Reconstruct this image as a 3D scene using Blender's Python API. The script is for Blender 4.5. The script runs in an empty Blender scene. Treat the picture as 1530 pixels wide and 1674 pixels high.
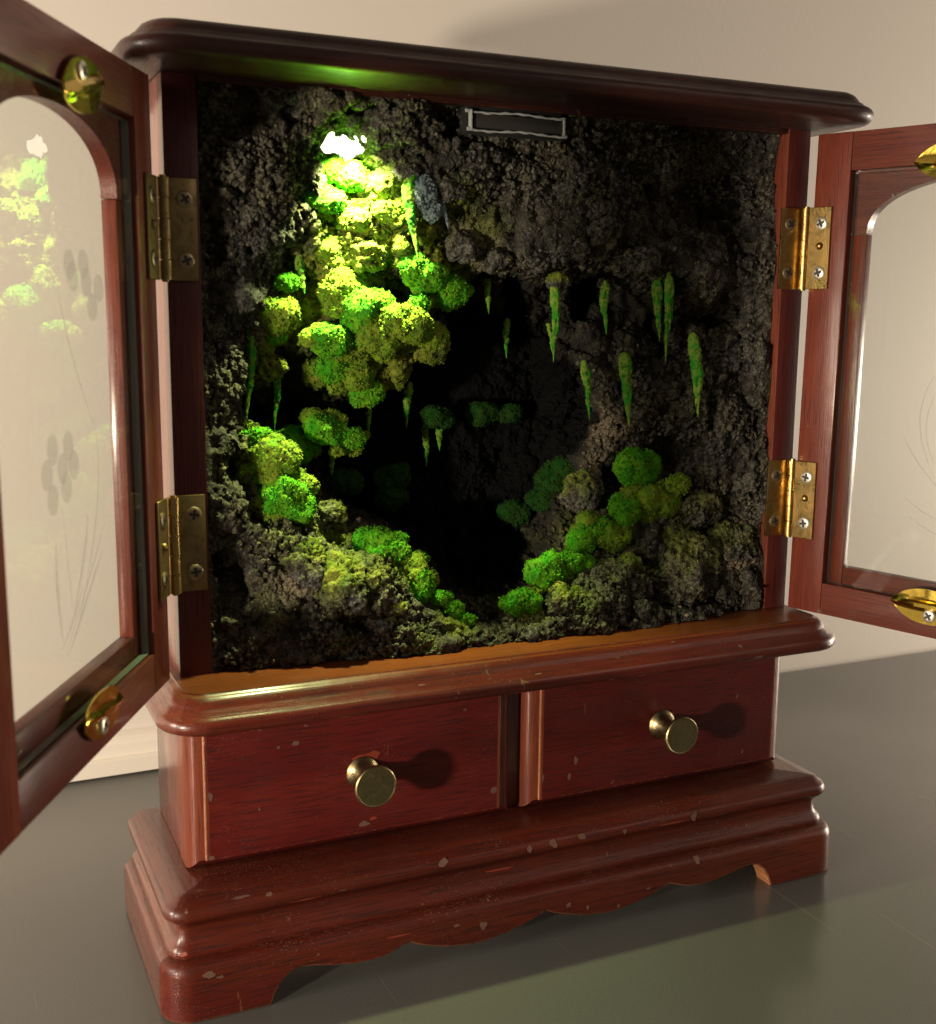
import bpy, bmesh, math, random
import numpy as np
from mathutils import Vector, Matrix
PI = math.pi
R = math.radians
random.seed(4)
sc = bpy.context.scene
C = sc.collection

# ------------------------------------------------------------------ camera
CAMP = np.array([-.2334, -.4538, .1437]); EUL = (1.4025, -.0097, -.4285); FPX = 1917.6   # f in pixels of a 1530 x 1674 frame
cd = bpy.data.cameras.new('camera'); cam = bpy.data.objects.new('camera', cd); C.objects.link(cam)
cam.location = CAMP; cam.rotation_euler = EUL
cd.sensor_fit = 'VERTICAL'; cd.sensor_height = 24; cd.lens = 24 * FPX / 1674
cd.clip_start = .01; cd.clip_end = 50
cd.dof.use_dof = True; cd.dof.focus_distance = .54; cd.dof.aperture_fstop = 11
sc.camera = cam
# ------------------------------------------------------------------ world, side lamp and added fills
w = bpy.data.worlds.new('World'); sc.world = w; w.use_nodes = True
bg = w.node_tree.nodes['Background']; bg.inputs[0].default_value = (1.0, .86, .68, 1); bg.inputs[1].default_value = .11
def lamp(name, kind, loc, energy, color, target=None, **k):
    d = bpy.data.lights.new(name, kind); o = bpy.data.objects.new(name, d); C.objects.link(o)
    o.location = loc; d.energy = energy; d.color = color
    for a, b in k.items(): setattr(d, a, b)
    if target is not None:
        o.rotation_euler = (Vector(target) - Vector(loc)).to_track_quat('-Z', 'Y').to_euler()
    return o
lamp('side_lamp', 'AREA', (-.80, -.39, .035), 8.6, (1.0, .84, .66), target=(0, 0, .03), shape='DISK', size=.05)
lamp('wall_fill_left', 'AREA', (-1.0, -.16, .22), 6.8, (1.0, .86, .70), target=(.0, .25, .0), shape='DISK', size=.4)  # added unseen fill, brightens wall and table from the left
lamp('wall_fill_right', 'AREA', (1.30, -.03, .02), 15, (1.0, .86, .70), target=(.3, .25, .0), shape='DISK', size=.3)  # added unseen fill for the right wall, set to miss the cabinet front
lamp('front_fill', 'AREA', (1.0, -1.0, .9), 1.8, (1.0, .86, .70), target=(-.1, 0, .05), shape='DISK', size=.8)  # soft fill added out of view at front right, lifts the left door
sc.view_settings.view_transform = 'Standard'; sc.view_settings.look = 'None'
sc.view_settings.exposure = 0; sc.view_settings.gamma = 1

# ------------------------------------------------------------------ maths
ce, se = np.cos(EUL), np.sin(EUL)
RM = (np.array([[ce[2], -se[2], 0], [se[2], ce[2], 0], [0, 0, 1]]) @ np.array([[ce[1], 0, se[1]], [0, 1, 0], [-se[1], 0, ce[1]]])
      @ np.array([[1, 0, 0], [0, ce[0], -se[0]], [0, se[0], ce[0]]]))
def at(u, v, y):
    """survey helper: where a feature seen at photo pixel u, v stands if its depth is y"""
    d = RM @ np.array([(u - 765) / FPX, -(v - 837) / FPX, -1.])
    return CAMP + d * ((y - CAMP[1]) / d[1])
def hsh(i, j, k, s):
    h = (i * 374761393 + j * 668265263 + k * 2147483647 + s * 1274126177) & 0xffffffff
    h = ((h ^ (h >> 13)) * 1274126177) & 0xffffffff
    h = ((h ^ (h >> 16)) * 2246822519) & 0xffffffff
    return ((h ^ (h >> 15)) & 0xffffff) / float(0x1000000)
def vnoise(P, s=0):
    """smooth value noise in -1..1"""
    F = np.floor(P).astype(np.int64); f = P - F; f = f * f * f * (f * (f * 6 - 15) + 10)
    r = 0
    for a in (0, 1):
        for b in (0, 1):
            for c in (0, 1):
                wgt = (f[:, 0] if a else 1 - f[:, 0]) * (f[:, 1] if b else 1 - f[:, 1]) * (f[:, 2] if c else 1 - f[:, 2])
                r = r + wgt * hsh(F[:, 0] + a, F[:, 1] + b, F[:, 2] + c, s)
    return r * 2 - 1
def fbm(P, octs=4, s=0, ridged=False):
    r = np.zeros(len(P)); amp = 1; tot = 0; Q = P.copy()
    for o in range(octs):
        n = vnoise(Q, s + o)
        if ridged: n = 1 - 2 * np.abs(n)
        r += n * amp; tot += amp; amp *= .5; Q = Q * 2.03 + 17.3
    return r / tot
def cells(P, s=0):
    """distance to the nearest scattered point (cell size 1)"""
    F = np.floor(P).astype(np.int64); best = np.full(len(P), 9.)
    for a in (-1, 0, 1):
        for b in (-1, 0, 1):
            for c in (-1, 0, 1):
                i, j, k = F[:, 0] + a, F[:, 1] + b, F[:, 2] + c
                d = (i + hsh(i, j, k, s) - P[:, 0])**2 + (j + hsh(i, j, k, s + 5) - P[:, 1])**2 + (k + hsh(i, j, k, s + 9) - P[:, 2])**2
                best = np.minimum(best, d)
    return np.sqrt(best)

# ------------------------------------------------------------------ node helpers
def newmat(name):
    m = bpy.data.materials.new(name); m.use_nodes = True
    nt = m.node_tree; b = nt.nodes['Principled BSDF']
    return m, nt, b
class NT:
    def __init__(s, nt): s.nt = nt
    def n(s, t, **k):
        x = s.nt.nodes.new(t)
        for a, b in k.items():
            if a.startswith('i_'): x.inputs[a[2:]].default_value = b
            else: setattr(x, a, b)
        return x
    def l(s, a, b): s.nt.links.new(a, b)
    def coords(s, scale=(1, 1, 1), rot=(0, 0, 0)):
        tc = s.n('ShaderNodeTexCoord'); mp = s.n('ShaderNodeMapping'); mp.inputs['Scale'].default_value = scale
        mp.inputs['Rotation'].default_value = rot
        s.l(tc.outputs['Object'], mp.inputs['Vector']); return mp.outputs[0]
    def noise(s, vec, scale, detail=4, rough=.55, dist=0):
        x = s.n('ShaderNodeTexNoise'); x.inputs['Scale'].default_value = scale; x.inputs['Detail'].default_value = detail
        x.inputs['Roughness'].default_value = rough; x.inputs['Distortion'].default_value = dist
        s.l(vec, x.inputs['Vector']); return x.outputs['Fac']
    def ramp(s, fac, stops):
        r = s.n('ShaderNodeValToRGB'); e = r.color_ramp.elements
        while len(e) < len(stops): e.new(.5)
        for q, (p, c) in zip(e, stops):
            q.position = p; q.color = (c, c, c, 1) if isinstance(c, (int, float)) else (*c, 1)
        s.l(fac, r.inputs[0]); return r.outputs[0]
    def mix(s, fac, a, b, mode='MIX'):
        m = s.n('ShaderNodeMix', data_type='RGBA', blend_type=mode)
        for v, i in ((fac, 0), (a, 6), (b, 7)):
            if hasattr(v, 'is_linked') or hasattr(v, 'links'): s.l(v, m.inputs[i])
            else: m.inputs[i].default_value = v if i == 0 else (*v, 1)
        return m.outputs[2]
    def math(s, op, a, b=None):
        m = s.n('ShaderNodeMath', operation=op)
        for i, v in enumerate((a, b)):
            if v is None: continue
            if hasattr(v, 'links'): s.l(v, m.inputs[i])
            else: m.inputs[i].default_value = v
        return m.outputs[0]
    def bump(s, h, strength, dist, normal=None):
        b = s.n('ShaderNodeBump'); b.inputs['Strength'].default_value = strength; b.inputs['Distance'].default_value = dist
        s.l(h, b.inputs['Height'])
        if normal is not None: s.l(normal, b.inputs['Normal'])
        return b.outputs[0]

def wood(name, axis, base=(.105, .017, .011), light=(.19, .042, .018), dark=(.035, .006, .005), rough=.33, wear=.5, coat=.35):
    m, nt, b = newmat(name); N = NT(nt)
    st = [1, 1, 1]; st[axis] = .06
    v = N.coords(tuple(st))
    big = N.noise(v, 60, 4, .55, .4)
    st2 = [1, 1, 1]; st2[axis] = .045
    st2 = [1, 1, 1]; st2[axis] = .03
    v2 = N.coords(tuple(st2)); pores = N.noise(v2, 1500, 2, .65)
    st3 = [1, 1, 1]; st3[axis] = .2
    mott = N.noise(N.coords(tuple(st3)), 26, 4, .6)
    col = N.mix(N.ramp(big, [(.3, 0.), (.72, 1.)]), base, light)
    col = N.mix(N.ramp(mott, [(.35, .55), (.65, 0.)]), col, dark)
    pf = N.ramp(pores, [(.36, 1.), (.50, 0.)])
    col = N.mix(N.math('MULTIPLY', pf, .75), col, dark)
    # rubbed and chipped places where the bare timber shows
    v3 = N.coords((1, 1, 1))
    chipn = N.noise(v3, 95, 5, .62, .3)
    chip = N.ramp(chipn, [(.71 - .035 * wear, 0.), (.725 - .035 * wear, 1.)])
    col = N.mix(N.math('MULTIPLY', chip, .7), col, (.20, .105, .055))
    dust = N.noise(v3, 1400, 2, .6)
    dm = N.noise(v3, 30, 3, .6)
    gn = N.n('ShaderNodeNewGeometry'); sx = N.n('ShaderNodeSeparateXYZ'); N.l(gn.outputs['Normal'], sx.inputs[0])
    up = N.ramp(sx.outputs[2], [(.55, .6), (.9, 3.2)])
    dust = N.math('ADD', dust, N.math('MULTIPLY', N.ramp(sx.outputs[2], [(.6, 0.), (.95, 1.)]), .05))
    df = N.math('MULTIPLY', N.ramp(dust, [(.65, 0.), (.70, 1.)]), N.ramp(dm, [(.42, .02 * wear), (.65, .45 * wear)]))
    col = N.mix(df, col, (.36, .25, .17))
    scr = N.noise(N.coords((1, 1, .12), (.5, .9, .3)), 420, 3, .6)
    col = N.mix(N.math('MULTIPLY', N.ramp(scr, [(.70, 0.), (.74, 1.)]), .3 * wear), col, (.3, .14, .08))
    # edges rubbed through to paler timber
    bv = N.n('ShaderNodeBevel'); bv.samples = 4; bv.inputs['Radius'].default_value = .0011
    dt = N.n('ShaderNodeVectorMath', operation='DOT_PRODUCT'); N.l(bv.outputs[0], dt.inputs[0]); N.l(gn.outputs['Normal'], dt.inputs[1])
    ed = N.ramp(dt.outputs['Value'], [(.86, 1.), (.985, 0.)])
    en = N.ramp(N.noise(v3, 210, 4, .7), [(.48, 0.), (.62, 1.)])
    col = N.mix(N.math('MULTIPLY', N.math('MULTIPLY', ed, en), .75 * min(1, wear + .25)), col, (.27, .105, .042))
    N.l(col, b.inputs['Base Color'])
    rg = N.ramp(N.noise(v3, 45, 5, .65), [(.3, rough - .07), (.7, rough + .13)])
    N.l(N.math('ADD', rg, N.math('MULTIPLY', pf, .15)), b.inputs['Roughness'])
    b.inputs['Specular IOR Level'].default_value = .5 if coat > .5 else .3
    bn = N.bump(pores, .28, .0004); bn = N.bump(N.noise(v3, 160, 3), .2, .0006, bn); bn = N.bump(chip, .5, -.0003 if False else .0002, bn)
    N.l(bn, b.inputs['Normal'])
    b.inputs['Coat Weight'].default_value = coat; b.inputs['Coat Roughness'].default_value = .18
    return m
WX = wood('mahogany_along_x', 0, (.080, .009, .005), (.150, .026, .007), (.018, .003, .002), .38, .8, .10); WSF = wood('shelf_edge_mahogany', 0, (.105, .012, .007), (.17, .030, .010), (.030, .004, .003), .32, .8, .35); WY = wood('mahogany_along_y', 1, (.105, .017, .011), (.19, .042, .018), (.035, .006, .005), .33, .8, .9); WZ = wood('mahogany_along_z', 2, coat=.9); WSZ = wood('glossy_side_mahogany', 2, (.16, .03, .02), (.22, .06, .03), rough=.2, coat=1., wear=.2)
WDX = wood('drawer_mahogany', 0, (.098, .0065, .006), (.135, .014, .009), (.022, .002, .002), .44, .5, .08)
WSX = wood('shelf_mahogany', 0, (.15, .034, .007), (.22, .058, .011), (.07, .014, .004), .34, .4, .3)
WTX = wood('dark_mahogany', 0, (.032, .008, .006), (.058, .014, .009), (.012, .004, .003), .42, .25, .08)
WTY = wood('dark_mahogany_side', 1, (.030, .008, .007), (.055, .014, .010), (.012, .004, .004), .3, .25, .2)
WPZ = wood('stile_mahogany', 2, (.075, .010, .011), (.115, .020, .015), (.03, .005, .006), .42, .25, .15)
WLZ = wood('door_stile_mahogany', 2, (.15, .024, .013), (.24, .055, .024), (.06, .011, .008), .36, .2, .3)
WLX = wood('door_rail_mahogany', 0, (.13, .028, .019), (.20, .055, .032), (.055, .013, .010), .36, .2, .3)
RAW = wood('raw_timber', 1, (.34, .13, .055), (.5, .22, .09), (.2, .07, .03), .7, .2, 0)
WTR = wood('worn_edge_timber', 2, (.17, .045, .02), (.36, .14, .06), (.06, .015, .010), .5, .9, .1)

def metal(name, col, col2, rough, scale=120, met=1., dark=(.10, .07, .03)):
    m, nt, b = newmat(name); N = NT(nt); v = N.coords()
    n = N.noise(v, scale, 5, .65, .6); c = N.mix(N.ramp(n, [(.35, 0.), (.6, 1.)]), col, col2)
    n2 = N.noise(v, scale * 4, 3, .6)
    c = N.mix(N.ramp(n2, [(.58, 0.), (.72, .7)]), c, dark)
    N.l(c, b.inputs['Base Color']); b.inputs['Metallic'].default_value = met
    N.l(N.ramp(n, [(.3, rough * .7), (.7, min(1, rough * 1.5))]), b.inputs['Roughness'])
    N.l(N.bump(n, .25, .0006), b.inputs['Normal'])
    return m
BRASS = metal('tarnished_brass', (.52, .36, .13), (.34, .21, .07), .3)
BRASSD = metal('dull_brass', (.30, .22, .10), (.20, .14, .06), .42)
BRIGHT = metal('polished_brass', (.72, .52, .10), (.58, .40, .06), .2, 60)
ANTQ = metal('antique_brass', (.34, .28, .15), (.24, .19, .09), .36, 260)
STEEL = metal('pale_steel', (.80, .74, .62), (.66, .60, .48), .35, 200, .8, (.3, .25, .2))
DSTEEL = metal('dull_steel', (.36, .28, .18), (.26, .20, .12), .4, 200, .9)
SLOT = newmat('screw_slot')[0]; SLOT.node_tree.nodes['Principled BSDF'].inputs['Base Color'].default_value = (.02, .015, .01, 1)

# ------------------------------------------------------------------ object helpers
def link(name, me, mats, parent=None, smooth=False, loc=None):
    o = bpy.data.objects.new(name, me); C.objects.link(o)
    for m in (mats if isinstance(mats, (list, tuple)) else [mats]): me.materials.append(m)
    if parent: o.parent = parent
    if loc is not None: o.location = loc
    if smooth:
        me.polygons.foreach_set('use_smooth', [True] * len(me.polygons))
    return o
def obj(name, bm, mats, parent=None, smooth=False, angle=None, loc=None):
    me = bpy.data.meshes.new(name)
    bmesh.ops.recalc_face_normals(bm, faces=bm.faces); bm.to_mesh(me); bm.free()
    o = link(name, me, mats, parent, smooth, loc)
    if angle is not None:
        me.polygons.foreach_set('use_smooth', [True] * len(me.polygons)); me.set_sharp_from_angle(angle=R(angle))
    return o
def thing(name, label, cat, loc=(0, 0, 0), rotz=0):
    o = bpy.data.objects.new(name, None); C.objects.link(o); o.location = loc; o.rotation_euler = (0, 0, rotz)
    o.empty_display_size = .02; o['label'] = label; o['category'] = cat; return o
def empty(name, parent, label=None):
    o = bpy.data.objects.new(name, None); C.objects.link(o); o.parent = parent; o.empty_display_size = .01
    if label: o['label'] = label
    return o
def bx(bm, x0, x1, y0, y1, z0, z1, bev=0, mi=0):
    v = [bm.verts.new(p) for p in ((x0, y0, z0), (x1, y0, z0), (x1, y1, z0), (x0, y1, z0), (x0, y0, z1), (x1, y0, z1), (x1, y1, z1), (x0, y1, z1))]
    fs = [bm.faces.new([v[i] for i in q]) for q in ((0, 3, 2, 1), (4, 5, 6, 7), (0, 1, 5, 4), (1, 2, 6, 5), (2, 3, 7, 6), (3, 0, 4, 7))]
    for f in fs: f.material_index = mi
    if bev:
        es = {e for f in fs for e in f.edges}
        bmesh.ops.bevel(bm, geom=list(es), offset=bev, segments=2, affect='EDGES', profile=.5)
def box_obj(name, b, mat, parent, bev=0, angle=40):
    bm = bmesh.new(); bx(bm, *b, bev=bev); return obj(name, bm, mat, parent, angle=angle)
def rr(X, Y, r, yb, n=14):
    """outline (left-back, round the front, right-back) of a board with rounded front corners"""
    p = [(-X, yb)] + [(-X, yb + (-Y + r - yb) * i / 8) for i in range(1, 8)]
    for i in range(n + 1):
        a = PI + PI / 2 * i / n; p.append((-X + r + r * math.cos(a), -Y + r + r * math.sin(a)))
    m = 40
    for i in range(1, m): p.append((-X + r + (2 * X - 2 * r) * i / m, -Y))
    for i in range(n + 1):
        a = -PI / 2 + PI / 2 * i / n; p.append((X - r + r * math.cos(a), -Y + r + r * math.sin(a)))
    p += [(X, -Y + r + (yb + Y - r) * i / 8) for i in range(1, 8)] + [(X, yb)]
    return p
def moulding(name, prof, X, Y, r, yb, mx, my, parent, angle=50, nback=None):
    """prof: (inset, z) from bottom to top"""
    bm = bmesh.new(); rings = []
    for ins, z in prof:
        rings.append([bm.verts.new((x, y, z)) for x, y in rr(X - ins, Y - ins, max(.0008, r - ins), yb)])
    L = len(rings[0])
    for a, b in zip(rings, rings[1:]):
        for i in range(L - 1):
            f = bm.faces.new((a[i], a[i + 1], b[i + 1], b[i]))
            f.material_index = 1 if abs(f.calc_center_median().x) > X - .02 and (i < 8 + 7 or i > L - 16) else 0
        f = bm.faces.new((a[-1], a[0], b[0], b[-1]))
    bm.faces.new(rings[0][::-1]); bm.faces.new(rings[-1])
    return obj(name, bm, [mx, my], parent, angle=angle)
def arc(cx, cz, rad, a0, a1, n=7, sx=1.):
    return [(cx - sx * rad * math.cos(R(a0 + (a1 - a0) * i / n)), cz + rad * math.sin(R(a0 + (a1 - a0) * i / n))) for i in range(n + 1)]

# ------------------------------------------------------------------ the setting: table and wall
TZ = -.130
def flat(name, pts, m):
    me = bpy.data.meshes.new(name); me.from_pydata(pts, [], [tuple(range(len(pts)))]); o = link(name, me, m); o['kind'] = 'structure'; return o
m, nt, b = newmat('table_top'); N = NT(nt); v = N.coords()
n1 = N.noise(v, 9, 4); n2 = N.noise(v, 1600, 2, .6)
c = N.mix(n1, (.070, .073, .068), (.092, .096, .089)); c = N.mix(N.ramp(n2, [(.45, 0.), (.75, .2)]), c, (.26, .25, .21))
hair = N.noise(N.coords((1, .02, 1), (0, 0, .7)), 260, 2, .5)
c = N.mix(N.ramp(hair, [(.70, 0.), (.72, .12)]), c, (.32, .3, .24))
N.l(c, b.inputs['Base Color']); N.l(N.ramp(N.noise(v, 5, 4), [(.3, .17), (.7, .26)]), b.inputs['Roughness'])
N.l(N.bump(n2, .05, .0004), b.inputs['Normal'])
TABLE = m
bm = bmesh.new(); bx(bm, -1.3, 1.5, -.9, .245, TZ - .03, TZ, bev=.002)
tb = obj('table', bm, TABLE, angle=40); tb['label'] = 'dark grey satin table top carrying the cabinet'; tb['category'] = 'table'
m, nt, b = newmat('cream_wall'); N = NT(nt); v = N.coords()
n1 = N.noise(v, 380, 4, .55); c = N.mix(N.noise(v, 3, 3), (.61, .555, .49), (.65, .595, .525))
N.l(c, b.inputs['Base Color']); b.inputs['Roughness'].default_value = .6; N.l(N.bump(n1, .12, .001), b.inputs['Normal'])
WALL = m
wy = lambda x: .2465 + .0107 * (x + .15)
bm = bmesh.new(); vs = [bm.verts.new(p) for p in ((-3, wy(-3), -.9), (3, wy(3), -.9), (3, wy(3), 2), (-3, wy(-3), 2), (-3, wy(-3) + .1, -.9), (3, wy(3) + .1, -.9), (3, wy(3) + .1, 2), (-3, wy(-3) + .1, 2))]
for q in ((0, 1, 2, 3), (5, 4, 7, 6), (4, 0, 3, 7), (1, 5, 6, 2), (3, 2, 6, 7), (4, 5, 1, 0)): bm.faces.new([vs[i] for i in q])
wl = obj('wall', bm, WALL); wl['kind'] = 'structure'
m, nt, b = newmat('white_trim_paint'); N = NT(nt); b.inputs['Base Color'].default_value = (.72, .66, .57, 1); b.inputs['Roughness'].default_value = .35
bm = bmesh.new(); prof = [(0, TZ), (-.012, TZ), (-.012, TZ + .009), (-.0108, TZ + .0098), (-.009, TZ + .0102), (-.0085, TZ + .0175), (-.0065, TZ + .0200), (-.003, TZ + .0215), (0, TZ + .0225)]
ra = [bm.verts.new((-1.2, wy(-1.2) - .0005 + p[0], p[1] + .0005)) for p in prof]; rb = [bm.verts.new((-.02, wy(-.02) - .0005 + p[0], p[1] + .0005)) for p in prof]
for i in range(len(prof)): j = (i + 1) % len(prof); bm.faces.new((ra[i], ra[j], rb[j], rb[i]))
bm.faces.new(ra); bm.faces.new(rb[::-1])
ts = obj('wall_trim', bm, m, angle=30); ts['label'] = 'low white stepped trim strip along the foot of the wall'; ts['category'] = 'trim'

# ------------------------------------------------------------------ the cabinet
cab = thing('cabinet', 'dark red wooden two-door cabinet with two drawers, brass hinges and open glazed doors', 'cabinet', (0, 0, TZ))
cab_in = Matrix.Translation((0, 0, TZ))
_link = link
def keep(o, parent):
    """children are modelled in world coordinates; shift them under the parent that stands at table height"""
    o.matrix_parent_inverse = cab_in.inverted(); return o
OH = .2294
YB = .066
# top slab
sl = [(.0165, OH), (.004, OH)] + arc(.0035, OH + .0036, .0035, -90, 60, 8) + [(.0042, OH + .0078), (.0048, OH + .0086), (.0062, OH + .0092)] + \
     [(.0070, OH + .0105), (.0085, OH + .0122), (.0108, OH + .0134), (.0125, OH + .0137), (.02, OH + .0137)]
keep(moulding('top_slab', sl, .1672, .0345, .021, YB + .01, WTX, WTY, cab), cab)
# sides, back
def side(sx):
    bm = bmesh.new(); x0, x1 = sorted((sx * .15, sx * .1372)); bx(bm, x0, x1, 0, YB, 0, OH, bev=.0004)
    bm.normal_update()
    for f in bm.faces:
        if abs(f.normal.x) > .9: f.material_index = 1
    return keep(obj('side_board', bm, [WPZ, WSZ], cab, angle=40), cab)
side(-1); side(1)
keep(box_obj('back_board', (-.1371, .1371, YB - .005, YB - .0003, .0003, OH - .0003), WPZ, cab), cab)
bm = bmesh.new(); bx(bm, -.1369, .1369, .0005, .006, OH - .0022, OH - .0001)
keep(obj('head_strip', bm, WTX, cab), cab)
# shelf
sh = [(.02, -.0142), (.0045, -.0142)] + arc(.0036, -.0106, .0036, -90, 55, 8) + [(.0036, -.0066), (.0040, -.0058)] + \
     [(.0052, -.0052), (.0058, -.0040), (.0068, -.0024), (.0086, -.0010), (.0104, -.0006), (.0108, 0), (.016, 0)]
shelf = keep(moulding('shelf', sh, .1632, .0345, .019, YB + .008, WSF, WY, cab), cab)
shelf.data.materials.append(WSX)
for f in shelf.data.polygons:
    if f.normal.z > .9 and f.center.z > -.001: f.material_index = 2
# drawer carcass
keep(box_obj('drawer_case', (-.1494, .1494, .0035, YB - .002, -.0818, -.0143), [WZ], cab, bev=.0006), cab)
# plinth
pl = [(.03, -.1060), (.0008, -.1060), (.0003, -.1045), (.0008, -.1030), (.0020, -.1018), (.0036, -.1000), (.0042, -.0975), (.0044, -.0955), (.0040, -.0938), (.0030, -.0930)] + \
     arc(.0026, -.0882, .0036, -70, 80, 8) + [(.0045, -.0822), (.009, -.0820), (.02, -.0820)]
keep(moulding('plinth', pl, .1625, .0268, .009, YB + .002, WX, WY, cab), cab)
def rows(rects, y): pass
# apron: a board bent round the front with scalloped lower edge
bm = bmesh.new()
SC = [(0, -.1160), (.0035, -.1180), (.010, -.1202), (.0200, -.1227), (.0300, -.1240), (.0385, -.1238), (.0475, -.1225), (.0570, -.1198), (.0615, -.1180), (.0645, -.1164), (.0690, -.1180), (.0750, -.1200), (.0820, -.1208), (.0900, -.1204),
      (.0990, -.1188), (.1060, -.1172), (.1120, -.1165), (.1160, -.1175), (.1195, -.1205), (.1225, -.1250), (.1244, TZ), (.2, TZ)]
def zb(x):
    x = abs(x)
    for (a, za), (b_, zb_) in zip(SC, SC[1:]):
        if a <= x <= b_: return za + (zb_ - za) * (x - a) / (b_ - a)
    return TZ
def path(X, Y, r, yb):
    n = 10; p = []
    m = 26
    for i in range(m): p.append((-X, yb + (-Y + r - yb) * i / m, 's'))
    for i in range(n + 1):
        a = PI + PI / 2 * i / n; p.append((-X + r + r * math.cos(a), -Y + r + r * math.sin(a), 'c'))
    xs = sorted(set([round(x, 5) for q in SC[:-1] for x in (q[0], -q[0])] + [round(-.15 + .3 * i / 160, 5) for i in range(161)]))
    for x in xs:
        if abs(x) < X - r - .0005: p.append((x, -Y, 'f'))
    for i in range(n + 1):
        a = -PI / 2 + PI / 2 * i / n; p.append((X - r + r * math.cos(a), -Y + r + r * math.sin(a), 'c'))
    for i in range(1, m + 1): p.append((X, -Y + r + (yb + Y - r) * i / m, 's'))
    return p
AX, AY, AR = .1656, .0322, .012
pth = path(AX, AY, AR, YB + .004); 
def low(x, y, k):
    if k == 'f': return zb(x)
    if k == 'c': return TZ
    return TZ
cs = []
for (x, y, k) in pth:
    nx, ny = 0, 0
    if k == 's': nx = math.copysign(1, x)
    elif k == 'f': ny = -1
    else:
        cx = math.copysign(AX - AR, x); cy = -AY + AR; nx, ny = (x - cx) / AR, (y - cy) / AR
    z = low(x, y, k)
    T = -.1062
    prof = [(-.011, T), (-.0035, T), (-.0020, T - .0006), (-.0008, T - .0018), (-.0001, T - .0034), (0, T - .005), (0, z + .0009), (-.0009, z), (-.011, z)]
    cs.append([bm.verts.new((x + nx * o_, y + ny * o_, zz)) for o_, zz in prof])
for a, b_ , k in zip(cs, cs[1:], pth):
    for i in range(len(a)):
        j = (i + 1) % len(a)
        f = bm.faces.new((a[i], a[j], b_[j], b_[i])); f.material_index = 2 if i in (7, 8) or (i == 6 and False) else (1 if k[2] == 's' else 0)
        if i == 6: f.material_index = 3
bm.faces.new(cs[0]); bm.faces.new(cs[-1][::-1])
keep(obj('apron', bm, [WX, WY, RAW, WTR], cab, angle=35), cab)

# drawers
def drawer(x0, x1, label):
    bm = bmesh.new(); z0, z1 = -.0816, -.0146
    prof = [(0, .014), (0, .0030), (.0003, .0012), (.0012, -.0008), (.0026, -.0022), (.0042, -.0030), (.0064, -.0033), (.0068, -.0034), (.0070, -.0044), (.0074, -.0047), (.0085, -.0047)]
    rings = []
    for ins, y in prof:
        rings.append([bm.verts.new(p) for p in ((x0 + ins, y, z0 + min(ins, .0045) * 1.), (x1 - ins, y, z0 + min(ins, .0045)), (x1 - ins, y, z1 - ins * .2), (x0 + ins, y, z1 - ins * .2))])
    for k, (a, b_) in enumerate(zip(rings, rings[1:])):
        for i in range(4):
            j = (i + 1) % 4; f = bm.faces.new((a[i], a[j], b_[j], b_[i]))
            f.material_index = 2 if k == 7 and i in (1, 3) else (1 if i in (1, 3) else 0)
    bm.faces.new(rings[0]); bm.faces.new(rings[-1])
    o = keep(obj('drawer', bm, [WDX, WTR2, RAW], cab, angle=28), cab); o['label'] = label
    return o
WTR2 = wood('drawer_edge_mahogany', 2, (.12, .022, .012), (.20, .05, .02), (.06, .012, .008), .34, .5, .3)
def lathe(prof, n=40):
    bm = bmesh.new(); rg = []
    for r_, h in prof:
        rg.append([bm.verts.new((r_ * math.cos(2 * PI * i / n), -h, r_ * math.sin(2 * PI * i / n))) for i in range(n)])
    for a, b_ in zip(rg, rg[1:]):
        for i in range(n): bm.faces.new((a[i], a[(i + 1) % n], b_[(i + 1) % n], b_[i]))
    bm.faces.new(rg[0]); bm.faces.new(rg[-1]); return bm
def knob(x, par):
    pr = [(.0088, 0), (.0090, .0006), (.0086, .0011), (.0076, .0018), (.0062, .0034), (.0052, .0056), (.0049, .0082), (.0052, .0106), (.0066, .0128), (.0096, .0144), (.0109, .0152),
          (.0112, .0158), (.0112, .0170), (.0107, .0175), (.0103, .0174), (.0101, .0173), (.0060, .01745), (.0008, .0175)]
    pr[:1] = [(.0001, 0), (.0088, 0)]
    pr = [(a * .80, b_) for a, b_ in pr]
    o = obj('knob', lathe(pr, 56), ANTQ, par, angle=32)
    o.matrix_parent_inverse = Matrix.Identity(4); o.location = (x, -.0047, -.0497)
    return o
dl = drawer(-.1497, -.0032, 'left drawer below the shelf, red wood with a few bare chips')
dr = drawer(.0032, .1497, 'right drawer below the shelf, red wood with pale nicks')
knob(-.0757, dl); knob(.0757, dr)

# ------------------------------------------------------------------ screws and hinges
def screw(name, par, loc, normal, r=.0034, mat=STEEL, spin=.3):
    bm = bmesh.new(); n = 20
    prof = [(r, -.0004), (r, .0002), (r * .86, .0006), (r * .5, .0007)]
    rg = [[bm.verts.new((a * math.cos(2 * PI * i / n), a * math.sin(2 * PI * i / n), h)) for i in range(n)] for a, h in prof]
    for a, b_ in zip(rg, rg[1:]):
        for i in range(n): bm.faces.new((a[i], a[(i + 1) % n], b_[(i + 1) % n], b_[i]))
    bm.faces.new(rg[-1]); w_ = r * .17; l_ = r * .62
    for ang in (0, PI / 2):
        c_, s_ = math.cos(ang), math.sin(ang)
        q = [bm.verts.new((c_ * a - s_ * b_, s_ * a + c_ * b_, .00085 + .00003 * (ang > 0))) for a, b_ in ((-l_, -w_), (l_, -w_), (l_, w_), (-l_, w_))]
        bm.faces.new(q).material_index = 1
    o = obj(name, bm, [mat, SLOT], par, angle=40)
    o.matrix_local = Matrix.Translation(loc) @ Vector(normal).to_track_quat('Z', 'Y').to_matrix().to_4x4() @ Matrix.Rotation(spin, 4, 'Z')
    return o
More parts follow.
